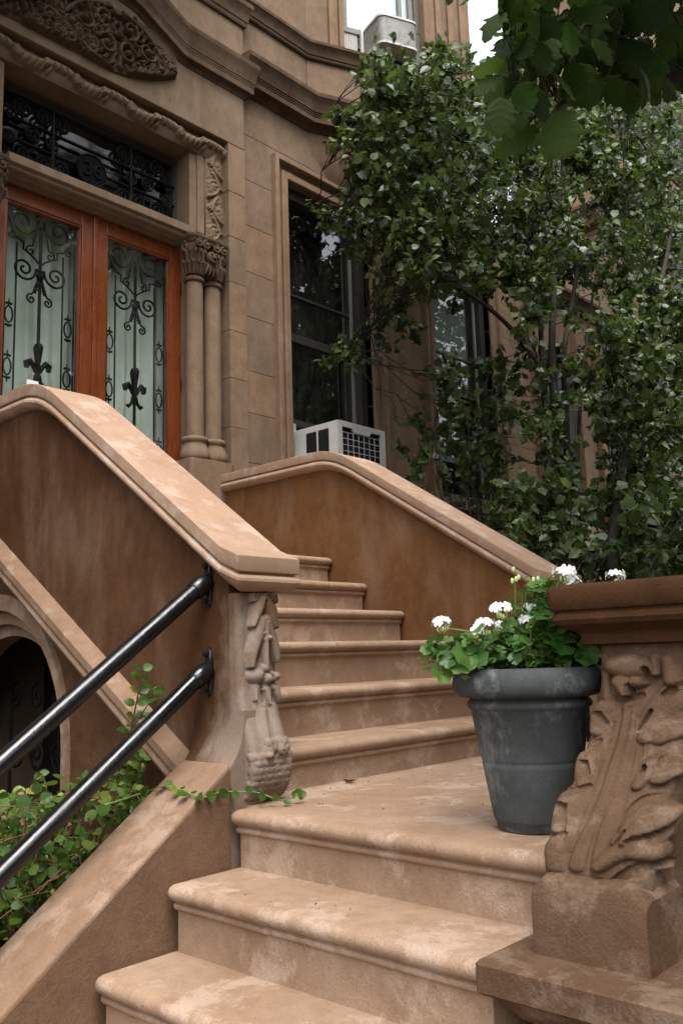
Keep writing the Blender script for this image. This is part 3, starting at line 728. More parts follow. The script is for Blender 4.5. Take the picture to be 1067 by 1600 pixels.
for s in (1, -1):
    CX = CX0 if s > 0 else CX0-0.10
    x0, x1 = sorted((CX+s*1.03, CX+s*1.20))
    courses(x0, x1, YP, 5.02, JP, ['facade_w', 'facade', 'facade_w', 'facade_d'], 'pilaster', H)
    # engaged wall behind the columns, then the reveal of the door opening
    x0, x1 = sorted((CX+s*0.735, CX+s*1.03))
    m = MB(); m.box(x0 if s > 0 else x0, x1 if s > 0 else x1+0.10, 5.005, 5.30, 0.61, 3.98); obj('jamb', m, MT['facade'], H)
    x0, x1 = sorted((CX+s*0.80, CX+s*0.865))
    m = MB(); m.box(x0, x1, 4.99, 5.02, 3.19, 3.84); obj('jamb_fillet', m, MT['facade'], H, bevel=0.006)
    # columns with bases and carved capitals
    cxs = [CX+s*0.739, CX+s*0.902]
    for c in cxs:
        m = MB(); m.lathe([(0.0655, 1.57), (0.0655, 1.60), (0.066, 2.0), (0.0645, 2.4), (0.062, 2.77)], c, 4.955, 28)
        obj('column', m, MT['facade'], H, smooth=60)
    m = MB()
    BP = [(0.090, 1.402), (0.104, 1.412), (0.110, 1.432), (0.108, 1.455), (0.099, 1.485), (0.088, 1.510), (0.083, 1.525), (0.084, 1.532), (0.094, 1.540), (0.099, 1.552), (0.097, 1.565), (0.087, 1.574), (0.066, 1.578)]
    for c in cxs: m.lathe(BP, c, 4.955, 36)
    obj('column_base', m, MT['facade'], H, smooth=40)
    m = MB(); xa, xb = min(cxs)-0.118, max(cxs)+0.118
    m.prism([(xa, 5.02), (xa, 4.86), (xa+0.03, 4.845), ((xa+xb)/2, 4.835), (xb-0.03, 4.845), (xb, 4.86), (xb, 5.02)], 'Z', 0.61, 1.403)
    obj('column_plinth', m, MT['facade'], H, bevel=0.006)
    m = MB()
    for c in cxs:
        m.lathe([(0.063, 2.745), (0.076, 2.750), (0.080, 2.762), (0.076, 2.775), (0.064, 2.782), (0.060, 2.80), (0.064, 2.90), (0.078, 2.98), (0.092, 3.03), (0.088, 3.045)], c, 4.955, 28)
        for q in range(9):                                     # leaves round the bell
            a = -PI+PI*q/8+0.05
            for z, r0, hgt in ((2.80, 0.066, 0.09), (2.875, 0.068, 0.10)):
                b = a+(0.19 if z > 2.85 else 0)
                pts = [(c+(r0+rr_)*cos(b), 4.955+(r0+rr_)*sin(b), z+hh) for rr_, hh in ((0, 0), (0.010, hgt*0.55), (0.024, hgt*0.95), (0.040, hgt*0.98), (0.040, hgt*0.80))]
                m.tube(pts, [0.012, 0.017, 0.016, 0.012, 0.008], 7)
        for sd in (-1, 1):                                     # volutes
            sp = spiral(c+sd*0.038, 3.025, 0.036, 1.4, PI/2, sd, 18)
            m.tube([(p[0], 4.855-0.002*i/3, p[1]) for i, p in enumerate(sp)], 0.0095, 7)
            m.ball((c+sd*0.038, 4.845, 3.025), 0.012)
            sp = spiral(4.955+0.0, 3.0, 0.04, 1.3, PI/2, sd, 16)
            m.tube([(c-s*0.0+sd*0.098, p[0]-0.02, p[1]) for p in sp], 0.009, 6)
            m.tube([(c+sd*0.012, 4.872, 2.90), (c+sd*0.022, 4.862, 2.98), (c+sd*0.045, 4.852, 3.035), (c+sd*0.085, 4.852, 3.045)], [0.007, 0.009, 0.010, 0.007], 6)
    mx = sum(cxs)/2                                            # grotesque mask between the two bells
    m.ball((mx, 4.855, 2.935), 0.045, 0.040, 0.050, 12, 8); m.ball((mx, 4.815, 2.925), 0.022, 0.02, 0.016); m.ball((mx-0.02, 4.82, 2.955), 0.010); m.ball((mx+0.02, 4.82, 2.955), 0.010)
    m.tube([(mx-0.035, 4.825, 2.905), (mx, 4.815, 2.890), (mx+0.035, 4.825, 2.905)], 0.009, 6)
    for dx in (-0.045, -0.015, 0.015, 0.045): m.tube([(mx+dx*0.6, 4.85, 2.88), (mx+dx, 4.845, 2.84), (mx+dx*1.2, 4.86, 2.80)], [0.011, 0.012, 0.005], 6)
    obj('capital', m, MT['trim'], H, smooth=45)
    m = MB()
    xa, xb = min(cxs)-0.115, max(cxs)+0.115
    xa += 0.02; xb -= 0.02; pl = [(xa, 5.02), (xa, 4.885), (xa+0.03, 4.866), (xa+0.09, 4.858), (mx, 4.854), (xb-0.09, 4.858), (xb-0.03, 4.866), (xb, 4.885), (xb, 5.02)]
    cxm = mx
    def sc(o, z): return [(cxm+(p[0]-cxm)*(1+o*4), p[1]-(o if p[1] < 5 else 0), z) for p in pl]
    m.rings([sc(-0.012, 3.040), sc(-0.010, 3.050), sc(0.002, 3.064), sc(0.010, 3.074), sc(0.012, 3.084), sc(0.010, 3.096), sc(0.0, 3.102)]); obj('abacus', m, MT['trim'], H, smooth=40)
    # carved strip above the columns
    st = []; zc = 3.14; k = 0
    while zc < 3.86:
        sd = 1 if k % 2 else -1
        st += scrollwork([(0.012*sd, zc+0.10, 0.056, PI/2*sd, sd)], 0.022, 0.024, random.Random(k), 6)
        st.append((bez((0.07*sd, zc), (-0.10*sd, zc+0.06), (0.02*sd, zc+0.20)), [0.018]*11, 0.030)); st.append(([(0.05*sd, zc+0.03), (0.055*sd, zc+0.11)], 0.03, 0.018))
        for q in range(4): st.append(([(-0.055*sd+0.02*q*sd, zc+0.035+0.03*q)], 0.009, 0.03, 'cut'))
        zc += 0.185; k += 1
    A, B = np.meshgrid(np.linspace(-0.082, 0.082, 44), np.linspace(3.10, 3.90, 190), indexing='ij')
    Hh = carve(A, B, st); rim = np.minimum(1, (0.082-np.abs(A))/0.006)
    P = np.stack([A+CX+s*0.958, 4.985-Hh*rim, B], -1)
    m = MB(); m.grid(P); x = CX+s*0.958
    m.box(x-0.082, x+0.082, 4.987, 5.02, 3.10, 3.90)
    obj('carved_strip', m, MT['facade'], H, smooth=180)

CX = CX0
# lintel with a carved leaf band, soffit over the transom light
m = MB(); m.box(CX-1.13, CX+1.03, 4.99, 5.45, 3.845, 3.99); m.box(CX-0.735, CX+0.735, 5.205, 5.45, 3.80, 3.845); obj('lintel', m, MT['facade'], H)
st = []; xx = -1.12; k = 0
while xx < 1.0:
    sd = 1 if k % 2 else -1
    st.append((bez((xx, 0.045*sd*0.4), (xx+0.12, 0.06*sd), (xx+0.23, -0.02*sd)), [0.022, 0.03, 0.036, 0.040, 0.042, 0.042, 0.040, 0.036, 0.03, 0.026, 0.02], 0.042))
    for q in range(5):
        x = xx+0.03+q*0.045; st.append(([(x, 0.05*sd), (x+0.03, -0.035*sd)], [0.006, 0.006], 0.026, 'cut')); st.append(([(x+0.012, 0.045*sd), (x+0.035, 0.0)], [0.014, 0.010], 0.030, 'max'))
    st.append(([(xx+0.20, 0.03*sd)], 0.014, 0.04, 'cut')); st.append((spiral(xx+0.215, -0.02*sd, 0.03, 1.3, 0, sd), 0.012, 0.045))
    xx += 0.215; k += 1
A, B = np.meshgrid(np.linspace(-1.13, 1.03, 440), np.linspace(-0.075, 0.075, 44), indexing='ij')
Hh = carve(A, B, st)
ang = (B+0.075)/0.15*PI/1.0
base_y = 4.985-0.035*np.sin(np.clip(ang, 0, PI)); P = np.stack([A+CX, base_y-Hh, B+3.905], -1)
m = MB(); m.grid(P); obj('carved_band', m, MT['facade'], H, smooth=180)

# frieze wall above the door, with its carved panel
m = MB(); m.prism([(CX-1.30, 3.988), (CX+1.20, 3.988), (CX+1.20, 8.0), (CX-1.30, 8.0)], 'Y', YP, 5.45); obj('portal_wall', m, MT['facade'], H, bevel=0.004, seg=1)
def panel_low(x):        # lower outline of the hanging panel, x from the axis
    t = abs(x); return 4.03+0.02*t+max(0, t-0.30)**1.6*0.55
cs = [(0.37, 4.245, 0.062, PI, 1), (0.245, 4.33, 0.085, 0, -1), (0.09, 4.22, 0.085, PI/2, 1), (-0.09, 4.22, 0.085, PI/2, -1), (0.10, 4.42, 0.08, -PI/2, 1), (-0.10, 4.42, 0.08, -PI/2, -1), (-0.245, 4.33, 0.085, PI, 1), (-0.37, 4.245, 0.062, 0, -1),
      (0.29, 4.17, 0.045, 0, 1), (-0.29, 4.17, 0.045, PI, -1), (0.45, 4.30, 0.035, 0, 1), (-0.45, 4.30, 0.035, PI, -1), (0.20, 4.13, 0.05, 0, 1), (-0.20, 4.13, 0.05, PI, 1), (-0.36, 4.13, 0.05, PI, 1), (0.36, 4.36, 0.04, 0, 1)]
cs += [(-0.52, 4.2, 0.06, 0, 1), (-0.6, 4.1, 0.05, PI, -1), (-0.45, 4.12, 0.05, 0, 1), (-0.62, 4.3, 0.09, 0, 1), (-0.8, 4.2, 0.08, PI, -1), (-0.75, 4.4, 0.07, 0, 1), (-0.92, 4.3, 0.07, 0, 1), (-0.5, 4.42, 0.08, 0, -1)]
st = scrollwork(cs, 0.019, 0.052, random.Random(9), 9, 1.05, 1.75)
for s in (1, -1):
    st.append((bez((0.48*s, 4.25), (0.30*s, 4.10), (0.02*s, 4.06)), 0.018, 0.05)); st.append((bez((0.40*s, 4.30), (0.28*s, 4.5), (0.05*s, 4.52)), 0.018, 0.05))
A, B = np.meshgrid(np.linspace(-1.0, 0.53, 360), np.linspace(4.0, 4.56, 160), indexing='ij')
Hh = carve(A, B, st)+0.012
low = np.where(A > 0, 4.06+0.18*A+0.42*A*A, 4.06)
inside = np.clip((B-low)/0.02, 0, 1)
P = np.stack([A+CX, 4.899-np.where(inside > 0, Hh*inside, -0.02), B], -1)
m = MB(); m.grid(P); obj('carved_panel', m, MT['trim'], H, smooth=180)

# cornices ---------------------------------------------------------------------------------------
CORN = [(0.0, -0.46), (0.02, -0.455), (0.035, -0.43), (0.06, -0.41), (0.10, -0.40), (0.135, -0.395), (0.142, -0.388), (0.142, -0.318), (0.150, -0.310), (0.150, -0.290), (0.160, -0.284), (0.160, -0.262), (0.172, -0.256), (0.172, -0.235),
        (0.178, -0.22), (0.186, -0.17), (0.205, -0.12), (0.232, -0.075), (0.240, -0.062), (0.240, -0.005), (0.232, 0.0), (0.0, 0.03)]
STRG = [(0.0, -0.22), (0.03, -0.215), (0.040, -0.20), (0.040, -0.175), (0.052, -0.168), (0.055, -0.15), (0.060, -0.12), (0.075, -0.08), (0.098, -0.052), (0.105, -0.044), (0.105, -0.006), (0.098, 0.0), (0.0, 0.018)]
def run(prof, path, z, zoff=None, sc=(1, 1)):
    """moulding along a plan path with mitres; outside is on the right of the path (towards -Y when walking +X)"""
    rings = []
    cols = [offset_path(path, -o*sc[0]) for o, d in prof]
    for i in range(len(path)):
        rings.append([(cols[k][i][0], cols[k][i][1], z+prof[k][1]*sc[1]+(zoff(i) if zoff else 0)) for k in range(len(prof))])
    m = MB(); m.rings(rings); return m
def bow(x):
    t = 0.58-abs(x-CX)
    return 0 if t < 0 else (0.50*t if t < 0.40 else 0.20+0.25*(t-0.40)*(1-(t-0.40)/0.36))
px_ = [CX-1.30]+[CX-0.9+1.8*i/48 for i in range(49)]+[CX+1.20]
px_ = [x for x in px_]
path = [(CX-1.30, 5.1), (CX-1.30, YP)]+[(x, YP) for x in px_[1:-1]]+[(CX+1.20, YP), (CX+1.20, 5.1)]
bw = [0, 0]+[bow(x) for x in px_[1:-1]]+[0, 0]
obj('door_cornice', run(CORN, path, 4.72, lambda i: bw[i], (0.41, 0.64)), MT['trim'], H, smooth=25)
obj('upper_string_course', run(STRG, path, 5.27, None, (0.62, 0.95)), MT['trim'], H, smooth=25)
m = MB(); m.box(4.325, 4.40, 4.82, 4.96, 4.722, 4.80); obj('cornice_stop', m, MT['facade'], H, bevel=0.004)
OC = (5.115, YW); a = math.radians(24)
OE = (OC[0]+1.715*cos(a), OC[1]-1.715*sin(a)); OR = (7.05, YW)
wpath = [(4.30, YW), OC, OE, OR, (7.4, YW)]
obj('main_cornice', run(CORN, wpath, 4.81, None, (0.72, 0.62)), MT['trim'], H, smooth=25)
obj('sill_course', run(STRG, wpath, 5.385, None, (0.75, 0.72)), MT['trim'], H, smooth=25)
# bay frieze and bay walls (window opening left in the first angled face)
m = MB(); m.prism([OC, OE, OR, (OR[0], 5.2), (OC[0], 5.2)], 'Z', 4.55, 5.395); obj('bay_frieze', m, MT['facade'], H, bevel=0.004, seg=1)
TB = Matrix.Translation((OC[0], OC[1], 0)) @ Matrix.Rotation(-a, 4, 'Z')     # bay frame: x along the face, -y outwards
W0, W1 = 0.36, 1.19
m = MB(); m.box(0, W0, 0, 0.22, 5.40, 8); m.box(W1, 1.712, 0, 0.22, 5.40, 8); m.box(W0, W1, 0, 0.22, 7.3, 8); obj('bay_wall', m, MT['facade'], H, tf=TB)
m = MB(); m.prism([OE, OR, (OR[0], 5.3), (OE[0]-0.1, OE[1]+0.22)], 'Z', 5.40, 8); obj('bay_return', m, MT['facade'], H)
m = MB()
for x0, x1, d in ((W0-0.145, W0-0.09, 0.035), (W0-0.09, W0-0.05, 0.02), (W0-0.05, W0+0.0, 0.045), (W1, W1+0.05, 0.045), (W1+0.05, W1+0.13, 0.02), (W1+0.13, W1+0.19, 0.045), (W1+0.27, W1+0.34, 0.03), (W1+0.40, W1+0.50, 0.035)):
    m.box(x0+0.001, x1-0.001, -d, 0.03, 5.41, 7.4)
obj('bay_window_surround', m, MT['facade_w'], H, tf=TB, bevel=0.006)
bw_ = obj('bay_window', MB().box(W0, W0+0.045, 0.06, 0.14, 5.40, 7.3).box(W1-0.045, W1, 0.06, 0.14, 5.40, 7.3).box(W0+0.045, W1-0.045, 0.06, 0.14, 7.22, 7.3), MT['sash_green'], H, tf=TB)
obj('sash', MB().box(W0+0.046, W0+0.09, 0.09, 0.13, 5.74, 7.2).box(W1-0.09, W1-0.046, 0.09, 0.13, 5.74, 7.2).box(W0+0.046, W1-0.046, 0.088, 0.132, 5.69, 5.74).box(W1-0.20, W1-0.165, 0.085, 0.13, 5.45, 7.2), MT['sash_grey'], bw_, tf=TB)
obj('glass', pane_y(W0+0.09, W1-0.09, 0.110, 5.74, 7.2), MT['wglass'], bw_, tf=TB)
obj('window_shade', MB().box(W0+0.05, W0+0.42, 0.15, 0.155, 5.6, 7.25).box(W0+0.425, W1-0.05, 0.165, 0.17, 5.6, 7.25), MT['blind'], bw_, tf=TB)
m = MB()
for i in range(9): m.box(W0+0.047+i*0.0165, W0+0.047+i*0.0165+0.012, 0.10, 0.115+0.006*(i % 2), 5.405, 5.69)
obj('accordion_panel', m, MT['pleat'], bw_, tf=TB)
# corbel under the bay
rings = []
for k in range(13):
    t = k/12; q = 1-t
    tipx = 6.0
    def cp(p):
        e = math.sqrt(max(0, 1-t*t)) if t < 1 else 0.02
        return (tipx+(p[0]-tipx)*max(0.03, e), YW+0.1+(p[1]-YW-0.1)*max(0.03, e), 4.55-0.62*t)
    rings.append([cp(p) for p in (OC, (OC[0]*0.5+OE[0]*0.5, OC[1]*0.5+OE[1]*0.5), OE, OR, (OR[0], 5.1), (OC[0], 5.1))])
m = MB(); m.rings(rings); obj('bay_corbel', m, MT['facade'], H, smooth=25)
m = MB()
for cx, cz, r_, a0, hd in ((0.20, 4.44, 0.055, 0, 1), (0.36, 4.36, 0.075, PI, -1), (0.56, 4.28, 0.08, 0, 1), (0.72, 4.40, 0.07, PI, -1), (0.9, 4.3, 0.08, 0, 1), (0.46, 4.46, 0.04, 0, 1)):
    sp = spiral(cx, cz, r_, 1.6, a0, hd)
    def on(px, pz):
        t = (4.55-pz)/0.62; t = min(max(t, 0), 0.98); e = math.sqrt(1-t*t)
        x = OC[0]+px*cos(a); y = OC[1]-px*sin(a)
        return (6.0+(x-6.0)*e, YW+0.1+(y-YW-0.1)*e-0.012, pz)
    m.tube([on(*p) for p in sp], [0.016-0.008*i/len(sp) for i in range(len(sp))], 7)
    for q in range(5):
        b = a0+q*1.2; p0 = (cx+r_*cos(b), cz+r_*sin(b)); p1 = (cx+r_*1.5*cos(b+0.4), cz+r_*1.5*sin(b+0.4)); m.tube([on(*p0), on(*p1)], [0.014, 0.006], 6)
obj('corbel_scrollwork', m, MT['facade'], H, smooth=60)

# window wall ------------------------------------------------------------------------------------
WX = [(4.83, 5.85), (6.80, 7.82)]
ZS, ZT = 1.50, 3.955
courses(4.32, 4.83, YW, 5.3, JW, ['facade', 'facade_d', 'facade_w'], 'ashlar_wall', H)
courses(5.85, 6.80, YW, 5.3, JW, ['facade', 'facade_d', 'facade_w'], 'ashlar_wall', H)
courses(7.82, 8.60, YW, 5.3, JW, ['facade', 'facade_w'], 'ashlar_wall', H)
for x0, x1 in WX:
    obj('wall_panel', MB().box(x0, x1, YW, 5.3, -1.55, ZS-0.01), MT['facade'], H); obj('wall_panel', MB().box(x0, x1, YW, 5.3, ZT+0.001, 4.184), MT['facade'], H)
m = MB(); m.box(4.322, 5.113, YW, 5.3, 4.188, 8.0); m.box(5.113, 7.05, YW+0.001, 5.3, 4.188, 4.56); m.box(7.05, 7.4, YW, 5.3, 4.188, 8.0); m.box(7.4, 8.6, YW, 5.3, 4.188, 4.62); m.box(OC[0], OR[0], 5.2, 5.3, 4.56, 5.39); obj('upper_wall', m, MT['facade'], H)
obj('wall_joint', MB().box(4.32, 5.11, 4.9585, 4.9605, 4.185, 4.189), MT['trim'], H); obj('wall_joint', MB().box(5.106, 5.109, 4.958, 4.961, 4.83, 5.2), MT['trim'], H)
m = MB(); m.box(-2.0, CX-1.3, YW, 5.3, -1.55, 8.0); obj('left_wall', m, MT['facade'], H)
m = MB(); m.box(CX-1.2, CX+1.2, 5.0, 5.3, -1.55, 0.6); m.box(4.0, 4.32, 4.905, 5.3, -1.55, 0.62); m.box(1.92, 2.24, 4.905, 5.3, -1.55, 0.62); obj('foundation', m, MT['facade'], H)
m = MB(); m.box(-2, 8.6, 7.6, 7.7, -1.5, 8.0); m.box(-2, -1.9, 5.3, 7.6, -1.5, 8.0); m.box(8.5, 8.6, 5.3, 7.6, -1.5, 4.6); m.box(7.3, 7.4, 5.3, 7.6, 4.6, 8.0); m.box(-2, 7.4, 5.3, 7.7, 8.0, 8.1); m.box(7.4, 8.6, 5.0, 7.7, 4.62, 4.7); obj('shell', m, MT['dark'], H)
SURR = [(0.0, 0.10), (0.0, -0.022), (0.010, -0.030), (0.060, -0.030), (0.068, -0.022), (0.070, 0.010), (0.080, 0.022), (0.095, 0.020), (0.108, -0.006), (0.118, -0.016), (0.122, -0.052), (0.130, -0.060), (0.160, -0.060), (0.168, -0.052), (0.168, 0.02), (0.09, 0.06)]
for wi, (x0, x1) in enumerate(WX):
    fr = []
    for (x, z, sx, sz) in ((x0, ZS, -1, 0), (x0, ZT, -1, 1), (x1, ZT, 1, 1), (x1, ZS, 1, 0)):
        fr.append([(x+sx*o, YW+d, z+sz*o) for o, d in SURR])
    m = MB(); m.rings(fr); obj('window_surround', m, MT['facade_w'] if wi == 0 else MT['facade'], H, smooth=25)
    m = MB(); m.box(x0-0.2, x1+0.2, 4.87, 5.2, ZS-0.14, ZS); obj('window_sill', m, MT['facade'], H, bevel=0.01)
    m = MB(); m.box(x0, x0+0.045, 5.02, 5.2, ZS, ZT); m.box(x1-0.085, x1, 5.02, 5.2, ZS, ZT); m.box(x0+0.045, x1-0.085, 5.02, 5.2, ZT-0.10, ZT)
    w = obj('sash_window', m, MT['sash'], H, bevel=0.003, seg=1)
    zm = 2.655
    obj('sash', MB().box(x0+0.045, x1-0.085, 5.075, 5.13, zm-0.045, zm+0.03).box(x0+0.045, x0+0.075, 5.09, 5.13, zm, ZT-0.1).box(x1-0.125, x1-0.085, 5.09, 5.13, zm, ZT-0.1)
        .box(x0+0.045, x1-0.085, 5.09, 5.125, 3.02, 3.045), MT['sash'], w, bevel=0.003, seg=1)
    obj('sash', MB().box(x1-0.15, x1-0.126, 5.055, 5.075, ZS, ZT-0.25), MT['sash_grey'], w)
    obj('sash', MB().box(x0+0.045, x1-0.085, 5.13, 5.17, 1.90, 1.96), MT['sash'], w)
    obj('pane', pane_y(x0+0.075, x1-0.125, 5.106, zm+0.03, ZT-0.1), MT['wglass'], w)
    obj('pane', pane_y(x0+0.05, x1-0.09, 5.150, 1.96, zm-0.045), MT['wglass'], w)
    m = MB()
    for i in range(24): m.box(x0+0.03+i*0.04, x0+0.03+i*0.04+0.032, 5.32+0.015*(i % 2), 5.34+0.015*(i % 2), ZS, ZT)
    obj('drape', m, MT['room'], w)
    if wi == 1: obj('window_shade', MB().box(x0+0.06, x1-0.10, 5.19, 5.195, 2.62, ZT-0.05), MT['shade'], w)
    if wi == 0:
        m = MB()
        for i in range(10): m.box(x0+0.046+i*0.0115, x0+0.046+i*0.0115+0.009, 5.07, 5.085+0.008*(i % 2), 1.505, 1.90)
        obj('accordion_panel', m, MT['pleat'], w)

# door -------------------------------------------------------------------------------------------
m = MB(); TBP = [(5.2, 3.075), (5.085, 3.075), (5.075, 3.083), (5.03, 3.083), (5.02, 3.092), (4.99, 3.098), (4.978, 3.106), (4.974, 3.122), (4.962, 3.126), (4.955, 3.130), (4.950, 3.135), (4.950, 3.188), (4.955, 3.193), (5.2, 3.197)]
m.prism(TBP, 'X', CX-0.712, CX+0.712); obj('transom_bar', m, MT['facade'], H, smooth=20)
m = MB(); m.box(CX-0.735, CX+0.735, 4.86, 5.2, 0.60, 0.66); obj('door_sill', m, MT['facade'], H, bevel=0.01)
def ornate(cx, hw):
    """wrought iron grille of one leaf: returns MB, in plan plane y=0, heights absolute"""
    m = MB(); Y = 0; DZ = 0.215
    up = lambda z: z+DZ if z > 1.9 else z+0.27
    T = lambda pts, r: m.tube([(cx+p[0], Y, min(2.95, up(p[1]))) for p in pts], [q*0.95 for q in r] if isinstance(r, list) else r*0.85, 6)
    T([(0, 0.95), (0, 2.66)], 0.0125)
    for s in (-1, 1):
        T([(s*hw, 0.9), (s*hw, 2.90)], 0.008); T([(s*(hw-0.085), 0.9), (s*(hw-0.085), 2.50)], 0.007)
        T([(s*0.012, 2.66), (s*0.07, 2.60)]+[(s*p[0], p[1]) for p in spiral(0.125, 2.66, 0.085, 1.35, -2.2, 1)], 0.008)
        T([(s*0.02, 2.70)]+[(s*p[0], p[1]) for p in spiral(0.07, 2.475, 0.036, 1.3, 1.9, -1)], 0.0075)
        T([(s*p[0], p[1]) for p in spiral(0.112, 2.34, 0.082, 1.75, PI, 1)], 0.0095)
        T([(s*0.012, 2.40), (s*0.03, 2.42), (s*0.09, 2.46), (s*0.12, 2.47), (s*0.12, 2.52), (s*0.16, 2.53), (s*0.20, 2.57), (s*(hw-0.04), 2.62), (s*hw, 2.70)], 0.0075)
        T([(s*0.01, 2.30), (s*0.045, 2.20), (s*0.03, 2.19), (s*0.015, 2.26)], 0.007)
        T([(s*0.018, 2.22)]+[(s*p[0], p[1]) for p in spiral(0.058, 2.145, 0.034, 1.4, 1.6, -1)], 0.008)
        for zc in (2.00, 1.60, 1.22, 0.84):
            x = s*(hw-0.0425)
            T([(x+0.026*cos(q*PI/8), zc+0.055*sin(q*PI/8)) for q in range(17)], 0.007)
            for e in (-1, 1):
                m.ball((cx+x, Y, up(zc)+e*0.075), 0.012, 0.009, 0.012); m.ball((cx+x-0.016, Y, up(zc)+e*0.072), 0.009); m.ball((cx+x+0.016, Y, up(zc)+e*0.072), 0.009); T([(x, zc+e*0.055), (x, zc+e*0.105)], 0.005)
        T([(s*p[0], p[1]) for p in spiral(hw-0.045, 2.545, 0.032, 1.4, PI/2, 1)], 0.0065)
        # fleur de lis
        T([(s*0.012, 1.60), (s*0.03, 1.64), (s*0.055, 1.67), (s*0.078, 1.655), (s*0.076, 1.62)], [0.014, 0.017, 0.022, 0.024, 0.016])
        T([(s*0.012, 1.585), (s*0.022, 1.54), (s*0.05, 1.505), (s*0.062, 1.52)], [0.013, 0.012, 0.012, 0.015])
    m.tube([(cx, Y, z+0.27) for z in (1.49, 1.56, 1.60, 1.66, 1.73, 1.765, 1.79, 1.80)], [0.012, 0.018, 0.022, 0.024, 0.036, 0.042, 0.032, 0.014], 10, flat=0.7)
    m.tube([(cx-0.032, Y, 2.565), (cx+0.032, Y, 2.565)], 0.013, 8); m.ball((cx, Y, 2.525), 0.028, 0.02, 0.03)
    return m
for s in (-1, 1):
    x0, x1 = (CX-0.735, CX-0.003) if s < 0 else (CX+0.003, CX+0.735)
    m = MB()
    st_ = 0.094; m.box(x0, x0+st_, 5.11, 5.17, 0.66, 3.072); m.box(x1-st_, x1, 5.11, 5.17, 0.66, 3.072)
    m.box(x0+st_, x1-st_, 5.1105, 5.17, 2.965, 3.072); m.box(x0+st_, x1-st_, 5.1105, 5.17, 0.66, 0.98)
    d = obj('door', m, MT['wood'], H, bevel=0.005)
    m = MB(); gx0, gx1 = x0+st_, x1-st_
    for a_, b_, c_, e_ in ((gx0, gx0+0.014, 0.98, 2.965), (gx1-0.014, gx1, 0.98, 2.965), (gx0+0.014, gx1-0.014, 2.951, 2.965), (gx0+0.014, gx1-0.014, 0.98, 0.994)): m.box(a_, b_, 5.118, 5.16, c_, e_)
    obj('glazing_bead', m, MT['wood'], d, bevel=0.005)
    obj('glass', pane_y(gx0+0.012, gx1-0.012, 5.136, 0.99, 2.955), MT['glass'], d)
    g = ornate((gx0+gx1)/2, (gx1-gx0)/2-0.022)
    obj('iron_grille', g, MT['grille'], d, tf=Matrix.Translation((0, 5.165, 0)), smooth=60)
    nx = 60; P = np.zeros((nx, 2, 3))
    for i in range(nx):
        xa_, xb_ = (CX-0.85, CX+0.16) if s < 0 else (CX+0.16, CX+1.15)
        x = xa_+(xb_-xa_)*i/(nx-1)
        y = 5.37+0.030*sin(i*0.8)+0.014*sin(i*2.1+1)
        P[i, 0] = (x, y, 0.62); P[i, 1] = (x, y, 3.07)
    obj('curtain', MB().grid(P), MT['curtain'], d, smooth=180)
obj('door_astragal', MB().box(CX-0.016, CX+0.016, 5.092, 5.112, 0.67, 3.07), MT['wood'], H, bevel=0.006)
obj('paper_notice', MB().box(2.66, 2.74, 5.1285, 5.1305, 1.60, 1.80), MT['paper'], H)
for z in (2.75, 2.0, 1.2): obj('hinge', MB().tube([(CX+0.738, 5.108, z-0.05), (CX+0.738, 5.108, z+0.05)], 0.007, 8), MT['grille'], H)
# transom light
m = MB(); m.box(CX-0.735, CX-0.70, 5.16, 5.22, 3.197, 3.80); m.box(CX+0.70, CX+0.735, 5.16, 5.22, 3.197, 3.80); m.box(CX-0.70, CX+0.70, 5.16, 5.22, 3.76, 3.80); m.box(CX-0.70, CX+0.70, 5.16, 5.22, 3.197, 3.225)
t = obj('transom_light', m, MT['sash'], H)
obj('glass', pane_y(CX-0.70, CX+0.70, 5.197, 3.225, 3.76), MT['dglass'], t)
m = MB()
for z in (3.42, 3.57): m.tube([(CX-0.70, 5.15, z), (CX+0.70, 5.15, z)], 0.012, 6)
for s in (-1, 1):
    for cx, cz, r_, a0 in ((0.24, 3.33, 0.06, 0), (0.24, 3.66, 0.06, 0), (0.38, 3.33, 0.06, PI), (0.38, 3.66, 0.06, PI), (0.53, 3.33, 0.065, 0), (0.53, 3.66, 0.065, 0), (0.63, 3.42, 0.05, PI), (0.63, 3.60, 0.05, PI), (0.31, 3.49, 0.05, 0), (0.45, 3.5, 0.055, 0)):
        for hd in (1, -1):
            m.tube([(CX+s*p[0], 5.145, p[1]) for p in spiral(cx, cz, r_, 1.6, a0, hd)], 0.0085, 6)
    m.tube([(CX+s*0.31, 5.14, 3.24), (CX+s*0.31, 5.14, 3.76)], 0.009, 6)
obj('iron_grille', m, MT['grille'], t, smooth=60)
m = MB(); rg = []
for y, r_ in ((5.135, 0.118), (5.118, 0.122), (5.112, 0.116), (5.114, 0.108), (5.120, 0.104), (5.120, 0.02)):
    rg.append([(CX-0.025+r_*cos(2*PI*k/36), y, 3.405+r_*1.03*sin(2*PI*k/36)) for k in range(36)])
m.rings(rg)
m.ball((CX+0.075, 5.125, 3.265), 0.016); obj('number_plate', m, MT['hub'], t, smooth=40)
m = MB()
def digit(pts, x, z, w, h): m.tube([(x+p[0]*w, 5.113, z+p[1]*h) for p in pts], 0.0065, 6)
three = [(-0.9, 0.75)]+[(0.0+0.85*cos(q), 0.5+0.48*sin(q)) for q in [PI*0.8-PI*1.25*i/8 for i in range(9)]]+[(0.0+0.9*cos(q), -0.5+0.52*sin(q)) for q in [PI*0.42-PI*1.3*i/9 for i in range(10)]]
six = [(0.75, 0.85), (0.3, 1.0), (-0.3, 0.85), (-0.8, 0.2)]+[(0.0+0.85*cos(q), -0.42+0.58*sin(q)) for q in [PI-2*PI*i/14+0.2 for i in range(15)]]
digit(three, CX-0.065, 3.41, 0.028, 0.046); digit(six, CX+0.02, 3.41, 0.028, 0.046)
